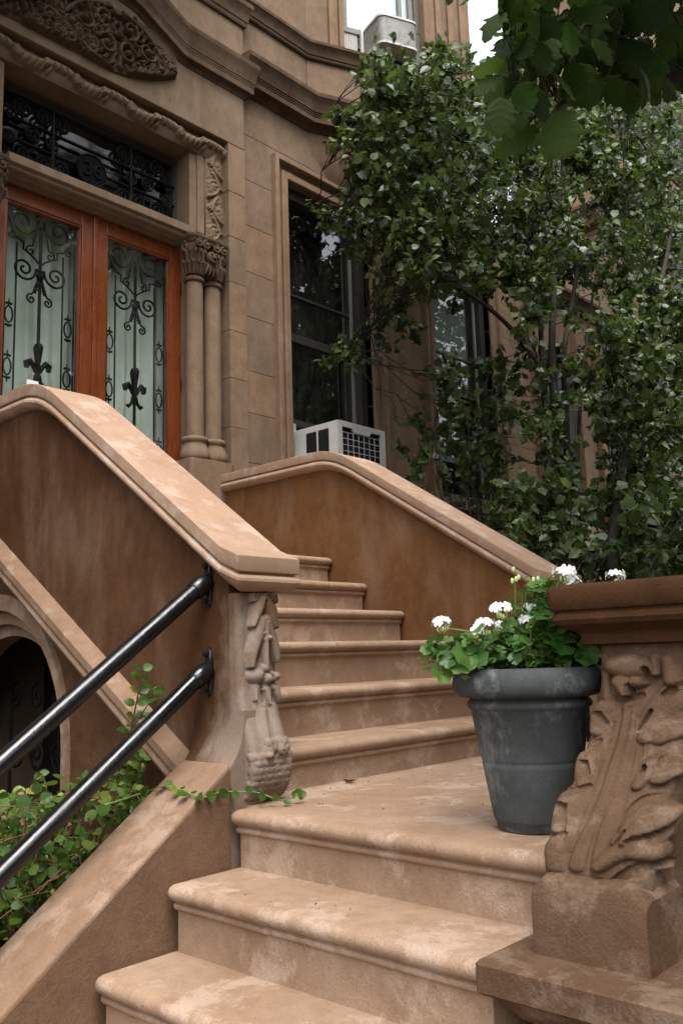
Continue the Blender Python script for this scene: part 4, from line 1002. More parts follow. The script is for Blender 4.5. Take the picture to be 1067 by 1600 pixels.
obj('number', m, MT['num'], t, smooth=60)
obj('hall', MB().box(CX-0.85, CX+1.2, 5.6, 5.62, 0.6, 3.9).box(CX-0.85, CX+1.2, 5.3, 5.6, 3.072, 3.075), MT['dark'], t)

# ------------------------------------------------------------------ air conditioners
ac = root('air_conditioner', (5.2, 4.9, 1.5), 'white window air conditioner with a square wire grille, poking out above the stair wall', 'air conditioner', 'window air conditioners')
ax0, ax1, ay0, ay1, az0, az1 = 4.955, 5.535, 4.575, 5.06, 1.462, 1.830
m = MB(); m.box(ax0, ax0+0.02, ay0+0.02, ay1, az0, az1); m.box(ax1-0.02, ax1, ay0+0.02, ay1, az0, az1); m.box(ax0+0.02, ax1-0.02, ay0+0.02, ay1, az1-0.02, az1); m.box(ax0+0.02, ax1-0.02, ay0+0.02, ay1, az0, az0+0.02)
obj('housing', m, MT['ac_white'], ac, bevel=0.006)
m = MB()
gx0, gx1, gz0, gz1 = ax0+0.055, ax1-0.055, az0+0.03, az1-0.045
m.box(ax0, gx0, ay0, ay0+0.019, az0, az1); m.box(gx1, ax1, ay0, ay0+0.019, az0, az1); m.box(gx0, gx1, ay0, ay0+0.019, az0, gz0)
m.prism([(gx0, az1), (gx0, gz1), (gx0+0.12, gz1), (gx0+0.145, gz1-0.035), (gx1-0.145, gz1-0.035), (gx1-0.12, gz1), (gx1, gz1), (gx1, az1)], 'Y', ay0, ay0+0.019)
obj('front_frame', m, MT['ac_white'], ac, bevel=0.003)
m = MB()
for i in range(8): m.box(gx0+0.01+i*(gx1-gx0-0.02)/7-0.002, gx0+0.01+i*(gx1-gx0-0.02)/7+0.002, ay0+0.008, ay0+0.012, gz0, gz1-0.036)
for i in range(6): m.box(gx0+0.008, gx1-0.008, ay0+0.0085, ay0+0.0125, gz0+0.004+i*0.05-0.002, gz0+0.004+i*0.05+0.002)
obj('wire_grille', m, MT['ac_white'], ac)
m = MB(); m.box(gx0-0.01, gx1+0.01, ay0+0.03, ay0+0.04, gz0-0.01, gz1+0.01)
for i in range(40): m.box(gx0+i*(gx1-gx0)/40, gx0+i*(gx1-gx0)/40+0.003, ay0+0.02, ay0+0.03, gz0, gz1)
obj('condenser_fins', m, MT['ac_dark'], ac)
for k in range(2):
    m = MB(); y0 = ay0+0.095+k*0.135
    m.box(ax0-0.0015, ax0+0.003, y0, y0+0.115, az0+0.03, az1-0.05)
    v = obj('side_vent', m, MT['ac_dark'], ac)
    m = MB()
    for i in range(18): m.box(ax0-0.004, ax0-0.001, y0+0.003, y0+0.112, az0+0.038+i*0.0155, az0+0.042+i*0.0155)
    obj('louvre', m, MT['ac_dark'], v)
ac2 = root('air_conditioner', (5.75, 4.6, 5.4), 'old rounded grey window air conditioner in the upper bay window, sticking out over the cornice', 'air conditioner', 'window air conditioners')
m = MB()
bx0, bx1, by0, by1, bz0, bz1 = 0.588, 0.968, -0.31, 0.12, 5.405, 5.70
TA = TB @ Matrix.Shear('XY', 4, (0, 0)) if False else TB.copy()
TA[2][0], TA[2][1] = 0.0, 0.17
def rr2(o, z, r=0.065):
    pts = []
    for cx, cy, a_ in ((bx0+r, by0+r, PI), (bx1-r, by0+r, 1.5*PI)):
        for i in range(7): q = a_+PI/2*i/6; pts.append((cx+(r+o)*cos(q), cy+(r+o)*sin(q), z))
    return [(bx0-o, by1, z)]+pts+[(bx1+o, by1, z)]
m.rings([rr2(-0.01, bz0), rr2(-0.004, bz0+0.004), rr2(-0.004, bz1-0.004), rr2(-0.012, bz1)]); obj('housing', m, MT['ac_grey'], ac2, tf=TA, smooth=50)
for z in (bz0-0.002, bz1-0.03):
    m = MB(); m.rings([rr2(-0.02, z), rr2(0.004, z+0.002), rr2(0.005, z+0.022), rr2(-0.02, z+0.036)]); obj('rim', m, MT['ac_white'], ac2, tf=TA, smooth=50)
obj('side_panel', MB().box(W0+0.20, bx0-0.004, 0.03, 0.06, 5.41, 5.72), MT['ac_white'], ac2, tf=TB)

# ------------------------------------------------------------------ neighbours seen through the leaves
nb = root('row_house', (15, 4.96, -1.55), 'brown row house beyond the leafy tree at the right edge', 'house')
m = MB(); m.box(12.2, 30, YW, 7.0, -1.55, 14); obj('wall', m, MT['facade'], nb)
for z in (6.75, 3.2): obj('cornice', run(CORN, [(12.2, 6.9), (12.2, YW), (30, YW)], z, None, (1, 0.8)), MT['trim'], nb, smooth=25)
for x in (13.0, 14.8, 16.6, 19):
    for z0, z1 in ((0.9, 2.7), (3.9, 6.0), (7.4, 9.4)):
        w = obj('window', MB().box(x, x+1.0, YW-0.02, YW+0.0, z0, z1).box(x-0.12, x, YW-0.06, YW, z0-0.1, z1+0.12).box(x+1.0, x+1.12, YW-0.06, YW, z0-0.1, z1+0.12).box(x, x+1.0, YW-0.06, YW, z1, z1+0.12), MT['trim'], nb)
        obj('pane', MB().box(x+0.04, x+0.96, YW-0.03, YW-0.022, z0+0.04, z1-0.04), MT['ac_dark'], w)
obj('downpipe', MB().tube([(12.1, 6.9, -1.5), (12.1, 6.9, 14)], 0.08, 10), MT['sash_grey'], nb)
wg = root('low_wing', (10, 5.3, -1.55), 'low brown wing with narrow pilasters standing between the two houses, mostly hidden by leaves', 'building')
m = MB(); m.box(8.6, 12.2, 5.02, 6.9, -1.55, 4.3); obj('wall', m, MT['facade'], wg)
for x in (8.75, 9.75, 10.25, 11.3):
    m = MB(); m.box(x, x+0.10, 4.94, 5.02, -1.5, 4.0); m.box(x+0.14, x+0.20, 4.97, 5.02, -1.5, 4.0); obj('pilaster', m, MT['facade_w'], wg, bevel=0.01)
obj('coping', run(STRG, [(8.6, 5.02), (12.2, 5.02)], 4.4), MT['trim'], wg, smooth=25)
w = obj('window', MB().box(8.98, 9.68, 5.0, 5.019, 0.6, 3.4), MT['sash'], wg); obj('pane', MB().box(9.02, 9.64, 4.99, 4.999, 0.65, 3.35), MT['ac_dark'], w)
w = obj('window', MB().box(10.55, 11.2, 5.0, 5.019, 0.6, 3.4), MT['sash'], wg); obj('pane', MB().box(10.6, 11.15, 4.99, 4.999, 0.65, 3.35), MT['ac_dark'], w)
sb = root('side_building', (10, 7.5, -1.55), 'pale ribbed metal-sided building with dark roof edge, glimpsed beside the upper bay', 'building')
m = MB(); m.box(8.6, 12.1, 7.95, 9, -1.55, 10.9)
for i in range(24): m.box(8.6+i*0.145, 8.6+i*0.145+0.03, 7.93, 7.951, -1.5, 10.9)
obj('wall', m, MT['siding'], sb); obj('roof_edge', MB().box(8.5, 12.15, 7.8, 9.1, 10.9, 11.35), MT['slate'], sb)
ob = root('opposite_house', (16, -18, -1.55), 'dark brick row house across the street, mirrored in the window panes', 'house')
m = MB(); m.box(-12, 45, -22, -18, -1.55, 9.5); obj('wall', m, MT['stoop'], ob)
for i in range(18):
    for z in (0.5, 3.9, 7.0): obj('window', MB().box(-10+i*3, -8.8+i*3, -18.0, -17.95, z, z+1.9), MT['sash'], ob)
# ------------------------------------------------------------------ plants
HEART = [(0.0, 0.0), (-0.06, 0.20), (0.10, 0.42), (0.36, 0.50), (0.62, 0.36), (0.84, 0.16), (1.04, 0.0)]
LOBED = [(0.0, 0.0), (-0.04, 0.16), (0.06, 0.40), (0.22, 0.34), (0.38, 0.52), (0.50, 0.36), (0.64, 0.40), (0.74, 0.22), (1.02, 0.0)]
OVAL = [(0.0, 0.0), (0.10, 0.24), (0.34, 0.42), (0.62, 0.40), (0.86, 0.20), (1.0, 0.0)]
BROAD = [(0.0, 0.0), (-0.05, 0.10), (0.02, 0.26), (0.16, 0.34), (0.24, 0.30), (0.34, 0.42), (0.42, 0.50), (0.48, 0.44), (0.56, 0.36), (0.64, 0.42), (0.71, 0.36), (0.76, 0.26), (0.84, 0.24), (0.90, 0.14), (1.04, 0.0)]
def leaf(m, p, d, n, size, shape=HEART, fold=0.12, curl=0.10, wid=1.0, petiole=0.0, wave=0.0):
    d = Vector(d).normalized(); n = Vector(n); n = n-d*n.dot(d)
    n = n.normalized() if n.length > 1e-4 else d.orthogonal().normalized()
    s = n.cross(d); p = Vector(p)+d*petiole
    def Q(x, y): return p+(d*x+s*y*wid+n*(fold*abs(y)*1.0-curl*x*x+wave*sin(x*9+y*7)*abs(y)))*size
    k = len(shape); mid = [0.33, 0.66]
    vs = [Q(0, 0)]+[Q(x, 0) for x in mid]+[Q(shape[-1][0], 0)]
    for sg in (1, -1): vs += [Q(x, y*sg) for x, y in shape[1:-1]]
    q = k-2; Lf = list(range(4, 4+q)); Rf = list(range(4+q, 4+2*q))
    # split each half in two faces at the widest point so that leaves bend
    h = max(1, min(q-1, q//2))
    fs = [tuple([0]+Lf[:h+1]+[1][::-1])[::-1], tuple([1]+Lf[h:]+[3, 2])[::-1], tuple([0]+Rf[:h+1]+[1]), tuple([1]+Rf[h:]+[3, 2])]
    m.add(vs, fs)
def rv(rnd, z=0.0):
    while True:
        v = Vector((rnd.uniform(-1, 1), rnd.uniform(-1, 1), rnd.uniform(-1, 1)))
        if 0.05 < v.length < 1: v.normalize(); v.z += z; return v.normalized()
def wander(a, b, rnd, n=5, amp=0.05):
    a, b = Vector(a), Vector(b); L_ = (b-a).length; out = [a]
    for i in range(1, n): out.append(a+(b-a)*i/n+Vector((rnd.uniform(-1, 1), rnd.uniform(-1, 1), rnd.uniform(-.6, 1)))*amp*L_)
    return out+[b]
def taper(n, r0, r1): return [r0+(r1-r0)*i/(n-1) for i in range(n)]

def smooth_pts(pts, sub=4):
    pts = [Vector(p) for p in pts]; out = []
    for i in range(len(pts)-1):
        p0, p1, p2, p3 = pts[max(i-1, 0)], pts[i], pts[i+1], pts[min(i+2, len(pts)-1)]
        for k in range(sub):
            t = k/sub
            out.append(0.5*((2*p1)+(p2-p0)*t+(2*p0-5*p1+4*p2-p3)*t*t+(3*p1-p0-3*p2+p3)*t*t*t))
    return out+[pts[-1]]

def grow(limbs, clumps, rnd, trunk_mb, leaf_mb, size, shape, twigs=6, upz=0.55, lobed_mix=0.0, nleaf=None):
    """twigs run from the nearest limb to every clump; leaves sit along the twigs"""
    pts = [p for l in limbs for p in l]
    for c, r, n in clumps:
        c = Vector(c)
        near = min(pts, key=lambda q: (q-c).length+max(0, q.z-c.z)*0.2)
        w = wander(near, c, rnd, 5, 0.07)
        trunk_mb.tube(w, taper(len(w), 0.0055, 0.003), 5)
        k = max(2, int(n/9))
        for _ in range(k):
            e = c+rv(rnd, 0.15)*r*rnd.uniform(0.45, 1.15)
            s0 = w[rnd.randint(2, len(w)-1)]
            tw = wander(s0, e, rnd, 4, 0.09)
            trunk_mb.tube(tw, taper(len(tw), 0.0038, 0.0016), 4, caps=False)
            for j in range(int(round(n/k))):
                f = rnd.uniform(0.25, 1.0)*(len(tw)-1); i = min(int(f), len(tw)-2)
                q = tw[i]+(tw[i+1]-tw[i])*(f-i)+rv(rnd)*rnd.uniform(0.01, 0.05)
                dr = rv(rnd, -0.45); nn = rv(rnd, upz*0.8)+Vector((-0.25, -0.75, 0.15))
                sh = LOBED if rnd.random() < lobed_mix else shape
                leaf(leaf_mb, q, dr, nn, size*rnd.uniform(0.6, 1.15), sh, rnd.uniform(0.02, 0.28), rnd.uniform(-0.05, 0.28), rnd.uniform(0.8, 1.05), wave=0.05)

def in_poly(x, y, poly):
    c = False; j = len(poly)-1
    for i in range(len(poly)):
        if (poly[i][1] > y) != (poly[j][1] > y) and x < (poly[j][0]-poly[i][0])*(y-poly[i][1])/(poly[j][1]-poly[i][1])+poly[i][0]: c = not c
        j = i
    return c
def fill(poly, depth, n, r, nl, rnd, mind=24):
    xs = [p[0] for p in poly]; ys = [p[1] for p in poly]; out = []; pp = []
    tries = 0
    while len(pp) < n and tries < 6000:
        tries += 1
        x, y = rnd.uniform(min(xs), max(xs)), rnd.uniform(min(ys), max(ys))
        if not in_poly(x, y, poly): continue
        if any(math.hypot(x-a, y-b) < mind for a, b in pp): continue
        pp.append((x, y))
        ratio = at(x, y, 'Y', 1.0).x
        Y = rnd.uniform(*depth); Y = max(Y, min(4.72, 4.5/ratio))
        out.append((at(x, y, 'Y', Y), r*rnd.uniform(0.75, 1.2), int(nl*rnd.uniform(0.7, 1.3))))
    return out

rnd = random.Random(21)
# --- main small tree: several grey stems in front of the windows
tr = root('small_tree', tuple(at(868, 780, 'Y', 3.6)-Vector((0, 0, 2.7))), 'leafy multi-stemmed tree with glossy leaves in front of the tall windows', 'tree', 'small trees by the house')
def P_(lst, Y): return smooth_pts([at(x, y, 'Y', Y+dy) for x, y, dy in lst])
base = at(872, 790, 'Y', 3.6); g0 = Vector((base.x, base.y, -1.5))
limbs = [P_([(872, 790, 0), (868, 660, 0), (862, 560, 0.02), (864, 460, 0.02), (868, 360, 0), (880, 250, -0.1), (872, 150, -0.15), (850, 95, -0.1)], 3.6),
         P_([(858, 790, 0.06), (852, 650, 0.06), (846, 560, 0.05), (842, 480, 0.05), (830, 400, 0.1), (815, 300, 0.2), (790, 180, 0.3)], 3.6),
         P_([(858, 600, 0.0), (835, 560, 0.1), (790, 505, 0.35), (745, 468, 0.55), (700, 440, 0.75), (660, 420, 0.9), (610, 370, 1.0), (570, 300, 1.05)], 3.6),
         P_([(900, 790, -0.1), (903, 690, -0.1), (908, 600, -0.05), (916, 530, 0), (930, 430, 0), (950, 300, -.1), (975, 200, -.2)], 3.6),
         P_([(886, 790, 0.05), (884, 650, 0.05), (880, 560, 0.0), (892, 480, 0), (905, 400, -0.1), (912, 330, -0.1)], 3.6)]
limbs.append(P_([(640, 400, 0), (612, 460, 0), (575, 520, 0), (535, 555, 0.05), (512, 560, 0.1)], 4.5)); limbs.append(P_([(575, 300, 0), (545, 335, 0.03), (515, 345, 0.05), (488, 322, 0.08)], 4.65)); limbs.append(P_([(575, 230, 0), (545, 200, 0), (528, 178, 0), (522, 165, 0)], 4.4))
limbs[0] = [g0]+limbs[0]; limbs[1] = [g0+Vector((-.1, .1, 0))]+limbs[1]; limbs[3] = [g0+Vector((.2, 0, 0))]+limbs[3]; limbs[4] = [g0+Vector((.1, .1, 0))]+limbs[4]
tm = MB()
for l, r0, r1 in zip(limbs, (0.044, 0.032, 0.026, 0.018, 0.034, 0.007, 0.006, 0.005), (0.012, 0.010, 0.008, 0.008, 0.012, 0.003, 0.002, 0.002)): tm.tube(l, [r*rnd.uniform(0.93, 1.07) for r in taper(len(l), r0, r1)], 10)
lm = MB()
CROWN = [(578, 130), (600, 104), (660, 108), (700, 92), (760, 130), (800, 110), (860, 150), (1080, 170), (1080, 440), (1000, 470), (930, 440), (880, 440), (830, 470), (780, 430), (720, 400), (650, 400), (610, 360), (575, 300), (558, 220)]
cl = fill(CROWN, (2.9, 4.4), 185, 0.25, 112, rnd, 19)
cl += fill([(560, 340), (650, 390), (650, 470), (600, 480), (570, 420)], (4.2, 4.7), 9, 0.18, 26, rnd, 20)
cl += fill([(505, 350), (560, 330), (580, 400), (530, 400)], (4.4, 4.75), 5, 0.13, 17, rnd, 16)
cl += fill([(480, 310), (520, 320), (520, 360), (490, 345)], (4.6, 4.75), 2, 0.08, 5, rnd, 12)
cl += fill([(585, 400), (650, 395), (655, 530), (600, 545)], (4.35, 4.6), 9, 0.12, 30, rnd, 18)
cl += fill([(515, 520), (580, 530), (600, 580), (540, 580)], (4.4, 4.7), 4, 0.10, 11, rnd, 14)
cl += fill([(660, 400), (800, 430), (800, 480), (690, 500)], (3.8, 4.4), 7, 0.16, 22, rnd, 20)
cl += fill([(800, 470), (900, 460), (950, 560), (940, 740), (840, 760), (800, 700)], (3.1, 4.1), 29, 0.19, 46, rnd, 22)
cl += fill([(690, 560), (800, 520), (820, 640), (800, 760), (720, 740), (660, 690)], (3.6, 4.3), 12, 0.18, 34, rnd, 24)
for x, y, Y in ((588, 78, 4.0), (612, 85, 4.0), (640, 92, 4.0), (705, 78, 3.9), (735, 85, 3.8), (545, 165, 4.4), (528, 180, 4.5), (575, 95, 4.2), (815, 95, 3.4), (790, 80, 3.5)):
    cl.append((at(x, y+10, 'Y', Y), 0.06, 6))
for l_, n_ in ((limbs[5], 8), (limbs[6], 5), (limbs[7], 5)):
    for j in range(n_): cl.append((l_[int((j+0.5)/n_*(len(l_)-1))]+rv(rnd)*0.07, 0.13, 24))
grow(limbs, cl, rnd, tm, lm, 0.068, HEART, 6, 0.6, 0.5)
obj('trunk', tm, MT['bark'], tr, smooth=60, merge=False); obj('crown', lm, MT['leaf'], tr, merge=False)
# --- second tree at the right, leaning stems
tr2 = root('small_tree', tuple(Vector((at(970, 800, 'Y', 2.9).x, 2.9, -1.5))), 'second leafy tree at the right edge, its two grey stems leaning to the right', 'tree', 'small trees by the house')
l2 = [P_([(955, 860, 0), (962, 780, 0), (975, 690, 0), (985, 610, 0), (1000, 540, 0), (1030, 450, 0), (1050, 350, 0)], 2.9),
      P_([(985, 850, 0), (992, 740, 0), (1010, 670, 0), (1030, 600, 0), (1050, 520, 0), (1075, 420, 0)], 2.9),
      P_([(1060, 830, 0), (1040, 770, 0), (1020, 740, 0), (1050, 660, 0)], 2.9)]
l2[0] = [Vector((l2[0][0].x, 2.9, -1.5))]+l2[0]; l2[1] = [Vector((l2[0][1].x+.1, 2.9, -1.5))]+l2[1]; l2[2] = [Vector((l2[1][1].x+.3, 2.9, -1.5))]+l2[2]
tm = MB(); lm = MB()
for l, r0, r1 in zip(l2, (0.042, 0.036, 0.024), (0.014, 0.012, 0.008)): tm.tube(l, [r*rnd.uniform(0.93, 1.07) for r in taper(len(l), r0, r1)], 10)
cl = fill([(940, 470), (1085, 440), (1085, 890), (1000, 890), (960, 760), (940, 620)], (2.5, 3.3), 92, 0.22, 78, rnd, 17)
grow(l2, cl, rnd, tm, lm, 0.066, HEART, 6, 0.6, 0.45)
obj('trunk', tm, MT['bark'], tr2, smooth=60, merge=False); obj('crown', lm, MT['leaf'], tr2, merge=False)
# --- bushes behind the stair wall
def bush(name, label, px, poly, depth, n, r, nl, size, mixl):
    b0 = at(px[0], px[1], 'Y', sum(depth)/2); b0 = Vector((max(4.6, b0.x), b0.y, -1.5))
    b = root(name, tuple(b0), label, 'bush', 'shrubs behind the stair wall')
    st = []
    for k in range(6):
        e = b0+Vector((rnd.uniform(-.4, .5), rnd.uniform(-.3, .3), rnd.uniform(1.2, 2.2))); st.append(smooth_pts(wander(b0+rv(rnd)*0.05, e, rnd, 4, 0.06), 3))
    tm = MB(); lm = MB()
    for l in st: tm.tube(l, taper(len(l), 0.016, 0.006), 6)
    grow(st, fill(poly, depth, n, r, nl, rnd, 20), rnd, tm, lm, size, LOBED, 6, 0.7, mixl)
    obj('stems', tm, MT['bark'], b, smooth=60, merge=False); obj('foliage', lm, MT['leaf'], b, merge=False)
bush('shrub', 'dense leafy shrub rising behind the sloping coping of the farther stair wall', (860, 850), [(780, 800), (800, 760), (880, 740), (985, 760), (985, 900), (860, 890)], (2.75, 3.4), 34, 0.18, 44, 0.082, 0.7)
bush('shrub', 'loose leafy shrub in front of the second tall window', (700, 720), [(640, 640), (690, 570), (750, 560), (800, 600), (800, 740), (770, 800), (690, 750), (625, 715)], (3.9, 4.5), 24, 0.17, 28, 0.085, 0.5)
bush('shrub', 'dark leafy shrub at the right edge behind the moulded pier cap', (1040, 860), [(990, 780), (1085, 760), (1085, 905), (960, 905)], (2.2, 2.6), 16, 0.16, 36, 0.08, 0.7)

# --- street tree: trunk and crown stand outside the picture, one low branch hangs into it
stt = root('street_tree', (5.9, -1.9, -1.55), 'street tree whose low branch of broad dark leaves hangs into the top right corner', 'tree')
tm = MB(); tk = smooth_pts([(5.9, -1.9, -1.56), (5.9, -1.85, 0.5), (6.1, -1.9, 2.6), (6.6, -2.3, 4.4), (7.4, -3.2, 6.5), (8.2, -4.0, 8.5)])
tm.tube(tk, taper(len(tk), 0.20, 0.06), 12)
br = smooth_pts([(6.1, -1.9, 2.6), (5.6, -0.6, 3.1), (4.7, 0.7, 2.95), (3.9, 1.30, 2.62), (3.25, 1.45, 2.32), (2.95, 1.5, 2.10)])
tm.tube(br, taper(len(br), 0.06, 0.010), 8)
sub_br = []
for l in ([(3.9, 1.30, 2.62), at(930, 40, 'Y', 1.36), at(900, 75, 'Y', 1.38), at(868, 150, 'Y', 1.38)], [(4.7, 0.7, 2.95), at(1050, 20, 'Y', 1.36), at(1010, 70, 'Y', 1.36), at(985, 120, 'Y', 1.37)], [(3.25, 1.45, 2.32), at(850, 20, 'Y', 1.48), at(815, 60, 'Y', 1.5), at(800, 130, 'Y', 1.52)], [at(850, 20, 'Y', 1.48), at(790, -30, 'Y', 1.54), at(740, -40, 'Y', 1.56)], [at(900, 75, 'Y', 1.38), at(850, 110, 'Y', 1.45), at(835, 190, 'Y', 1.5)], [at(1050, 20, 'Y', 1.36), at(1075, 80, 'Y', 1.34), at(1060, 140, 'Y', 1.35)], [at(930, 40, 'Y', 1.36), at(960, 80, 'Y', 1.36), at(940, 140, 'Y', 1.36)]):
    q = smooth_pts(l); sub_br.append(q); tm.tube(q, taper(len(q), 0.007, 0.003), 6)
br = br+[p for q in sub_br for p in q]*3
obj('trunk', tm, MT['bark'], stt, smooth=60)
r2 = random.Random(8); lm = MB(); tw = MB()
def broad(m, p, d, n, size, rnd_, droop=0.25, fold=0.15, wid=1.0):
    """broad lobed leaf as a fine grid: lobes point forward, veins pleat the blade"""
    d = Vector(d).normalized(); n = Vector(n); n = (n-d*n.dot(d)).normalized(); s = n.cross(d); p = Vector(p)
    nu, nv = 33, 11; ph = rnd_.uniform(0, 1); P = np.zeros((nu, nv, 3)); tw_ = rnd_.uniform(-0.5, 0.5)
    for i in range(nu):
        x = i/(nu-1); env = 0.60*max(0.0, sin(PI*min(1, x**0.72*1.0)))**0.62
        lob = (x*2.9+ph*0.5+0.07*sin(x*17+ph*30)) % 1.0; w = env*(0.66+0.40*(lob**1.25)+0.05*sin(x*31+ph*50))*wid+0.001
        for j in range(nv):
            t = (j-(nv-1)/2)/((nv-1)/2); a = abs(t)
            ax = x+0.16*a*(1-x)*min(1, x*6)+0.012*sin(9*t+ph*6)
            z = fold*a*w-droop*x*x+0.009*sin((x-0.16*a)*5.2*2*PI)*a**0.7-0.16*a**3*w+0.05*tw_*t*x+0.015*(1-a)**6
            q = p+(d*ax+s*t*w*(0.95+0.1*ph)+n*z)*size; P[i, j] = q
    m.grid(P)
def hang(x, y, Y, dx, dy, s, face, wid=1.0):
    p = at(x, y, 'Y', Y); near = min(br, key=lambda q: (q-p).length)
    w = wander(near, p, r2, 4, 0.05); tw.tube(w, taper(len(w), 0.0028, 0.0016), 5)
    broad(lm, p, CR*dx+CU*dy+rv(r2)*0.15, face+rv(r2)*0.3, s, r2, r2.uniform(0.05, 0.35), r2.uniform(0.02, 0.3), wid)
UPV = CU*0.8-CF*0.5; BACKV = CU*0.7+CF*0.55; SIDEV = CR*0.8+CU*0.4-CF*0.2
# named leaves of the branch, then the mass behind them
for x, y, Y, dx, dy, s, fc, wd in ((868, 172, 1.36, 0.03, -1, 0.185, UPV, 0.9), (855, 108, 1.34, 0.75, -0.75, 0.15, UPV, 0.8), (905, 98, 1.33, 0.25, -1, 0.17, UPV, 0.9), (842, 200, 1.5, -0.95, -0.55, 0.20, SIDEV, 0.55), (838, 120, 1.5, -0.8, -0.7, 0.19, UPV, 0.5), (755, -12, 1.55, -1, -0.35, 0.10, UPV, 0.6),
                           (712, -20, 1.55, -0.5, -0.8, 0.06, UPV, 0.8), (975, 60, 1.34, 0.3, -1, 0.19, BACKV, 0.9), (1045, 40, 1.34, 0.2, -1, 0.20, BACKV, 0.9), (815, 30, 1.5, 0.1, -1, 0.19, BACKV, 0.7), (845, 10, 1.45, -0.2, -1, 0.19, BACKV, 0.8), (790, 0, 1.55, 0.1, -1, 0.16, BACKV, 0.6), (880, 60, 1.38, -0.6, -0.8, 0.16, UPV, 0.7),
                           (935, 20, 1.36, -0.5, -0.8, 0.18, UPV, 0.9), (1000, 0, 1.34, 0.4, -0.8, 0.18, BACKV, 0.9), (905, -5, 1.38, 0.3, -1, 0.18, BACKV, 0.9), (960, 95, 1.36, -0.5, -0.8, 0.17, BACKV, 0.9), (1010, 85, 1.33, 0.5, -0.9, 0.16, UPV, 0.9), (1060, 90, 1.34, 0.2, -1, 0.16, BACKV, 0.9), (830, 140, 1.48, -0.4, -0.9, 0.13, BACKV, 0.8), (925, 60, 1.36, 0.5, -0.8, 0.13, UPV, 0.8)):
    hang(x, y, Y, dx, dy, s, fc, wd)
MASS = [(770, -30), (1085, -40), (1085, 175), (1010, 180), (940, 165), (880, 165), (820, 185), (775, 200), (790, 120)]
k = 0
while k < 230:
    x, y = r2.uniform(765, 1085), r2.uniform(-40, 200)
    if not in_poly(x, y, MASS): continue
    hang(x, y-35, r2.uniform(1.28, 1.62), r2.uniform(-0.9, 0.9), -r2.uniform(0.3, 1), r2.uniform(0.09, 0.15), r2.choice((UPV, BACKV, BACKV, SIDEV)), r2.uniform(0.65, 0.95)); k += 1
obj('twigs', tw, MT['bark'], stt, smooth=60, merge=False); obj('branch_leaves', lm, MT['oak'], stt, smooth=180, merge=False)
def far_crown(mb, c, rx, ry, rz, n, size, rnd_):
    for _ in range(n):
        v = rv(rnd_); q = rnd_.random()**0.45
        p = (c[0]+v.x*rx*q, c[1]+v.y*ry*q, c[2]+v.z*rz*q)
        leaf(mb, p, rv(rnd_, -0.3), rv(rnd_, 0.5), size*rnd_.uniform(0.6, 1.2), LOBED, 0.1, 0.1)
lm = MB()
for c in ((8.2, -4.2, 7.6, 2.4), (10.2, -4.4, 6.4, 2.0), (6.4, -4.6, 8.8, 2.0), (9.4, -5.2, 9.2, 2.2), (11.8, -5.0, 8.0, 1.9), (7.0, -5.6, 6.2, 1.8), (1.5, -0.9, 3.5, 0.9), (2.8, -0.95, 3.6, 0.95), (4.1, -0.9, 3.9, 0.95), (2.2, -2.2, 4.2, 1.2), (3.8, -2.4, 4.6, 1.3), (5.2, -2.4, 5.4, 1.4), (3.4, 0.85, 3.95, 0.6), (4.6, 1.0, 4.3, 0.8), (2.5, 0.35, 3.6, 0.6)): far_crown(lm, c[:3], c[3], c[3], c[3]*0.8, 900, 0.26, r2)  # nearer clumps added out of view to shade the pier and hanging leaves
obj('crown', lm, MT['street'], stt, merge=False)
s3 = root('small_tree', (-0.6, 3.3, -1.55), 'unseen leafy tree left of the stoop, placed to shade the door hood', 'tree')  # added out of view, crown shaped to keep light off the door hood
tm = MB(); tk = smooth_pts([(-0.6, 3.3, -1.56), (-0.55, 3.35, 1), (-0.4, 3.4, 2.6), (-0.1, 3.5, 4.2), (0.0, 3.6, 5.4)]); tm.tube(tk, taper(len(tk), 0.09, 0.03), 10)
for e in ((0.7, 3.8, 4.6), (-1.2, 3.0, 4.8), (0.5, 3.3, 5.6), (-0.5, 4.1, 5.0), (1.2, 4.05, 4.95), (2.1, 4.15, 5.5), (2.5, 4.1, 6.2)): tm.tube(smooth_pts(wander((-0.3, 3.42, 3.0), e, r2, 4, 0.06)), 0.018, 6)
obj('trunk', tm, MT['bark'], s3, smooth=60)
lm = MB()
for c in ((0.25, 3.75, 4.3, 1.05), (0.35, 3.9, 5.5, 1.1), (-0.9, 3.3, 4.8, 1.1), (-0.7, 3.6, 5.8, 1.0), (0.7, 4.1, 6.5, 1.0), (-0.6, 3.9, 3.4, 0.8), (1.15, 4.05, 4.95, 0.85), (2.0, 4.15, 5.3, 0.75), (2.55, 4.1, 6.2, 0.8), (1.6, 3.9, 6.2, 0.9)): far_crown(lm, c[:3], c[3], c[3]*0.85, c[3]*0.8, 800, 0.13, r2)
obj('crown', lm, MT['leaf'], s3, merge=False)
s2 = root('street_tree', (15, -10.5, -1.55), 'big street tree across the road, seen only as a reflection in the window panes', 'tree')
tm = MB(); tk = smooth_pts([(15, -10.5, -1.56), (15.1, -10.4, 2), (15, -10.3, 5), (15.4, -10.0, 9)]); tm.tube(tk, taper(len(tk), 0.25, 0.08), 10); obj('trunk', tm, MT['bark'], s2, smooth=60)
lm = MB()
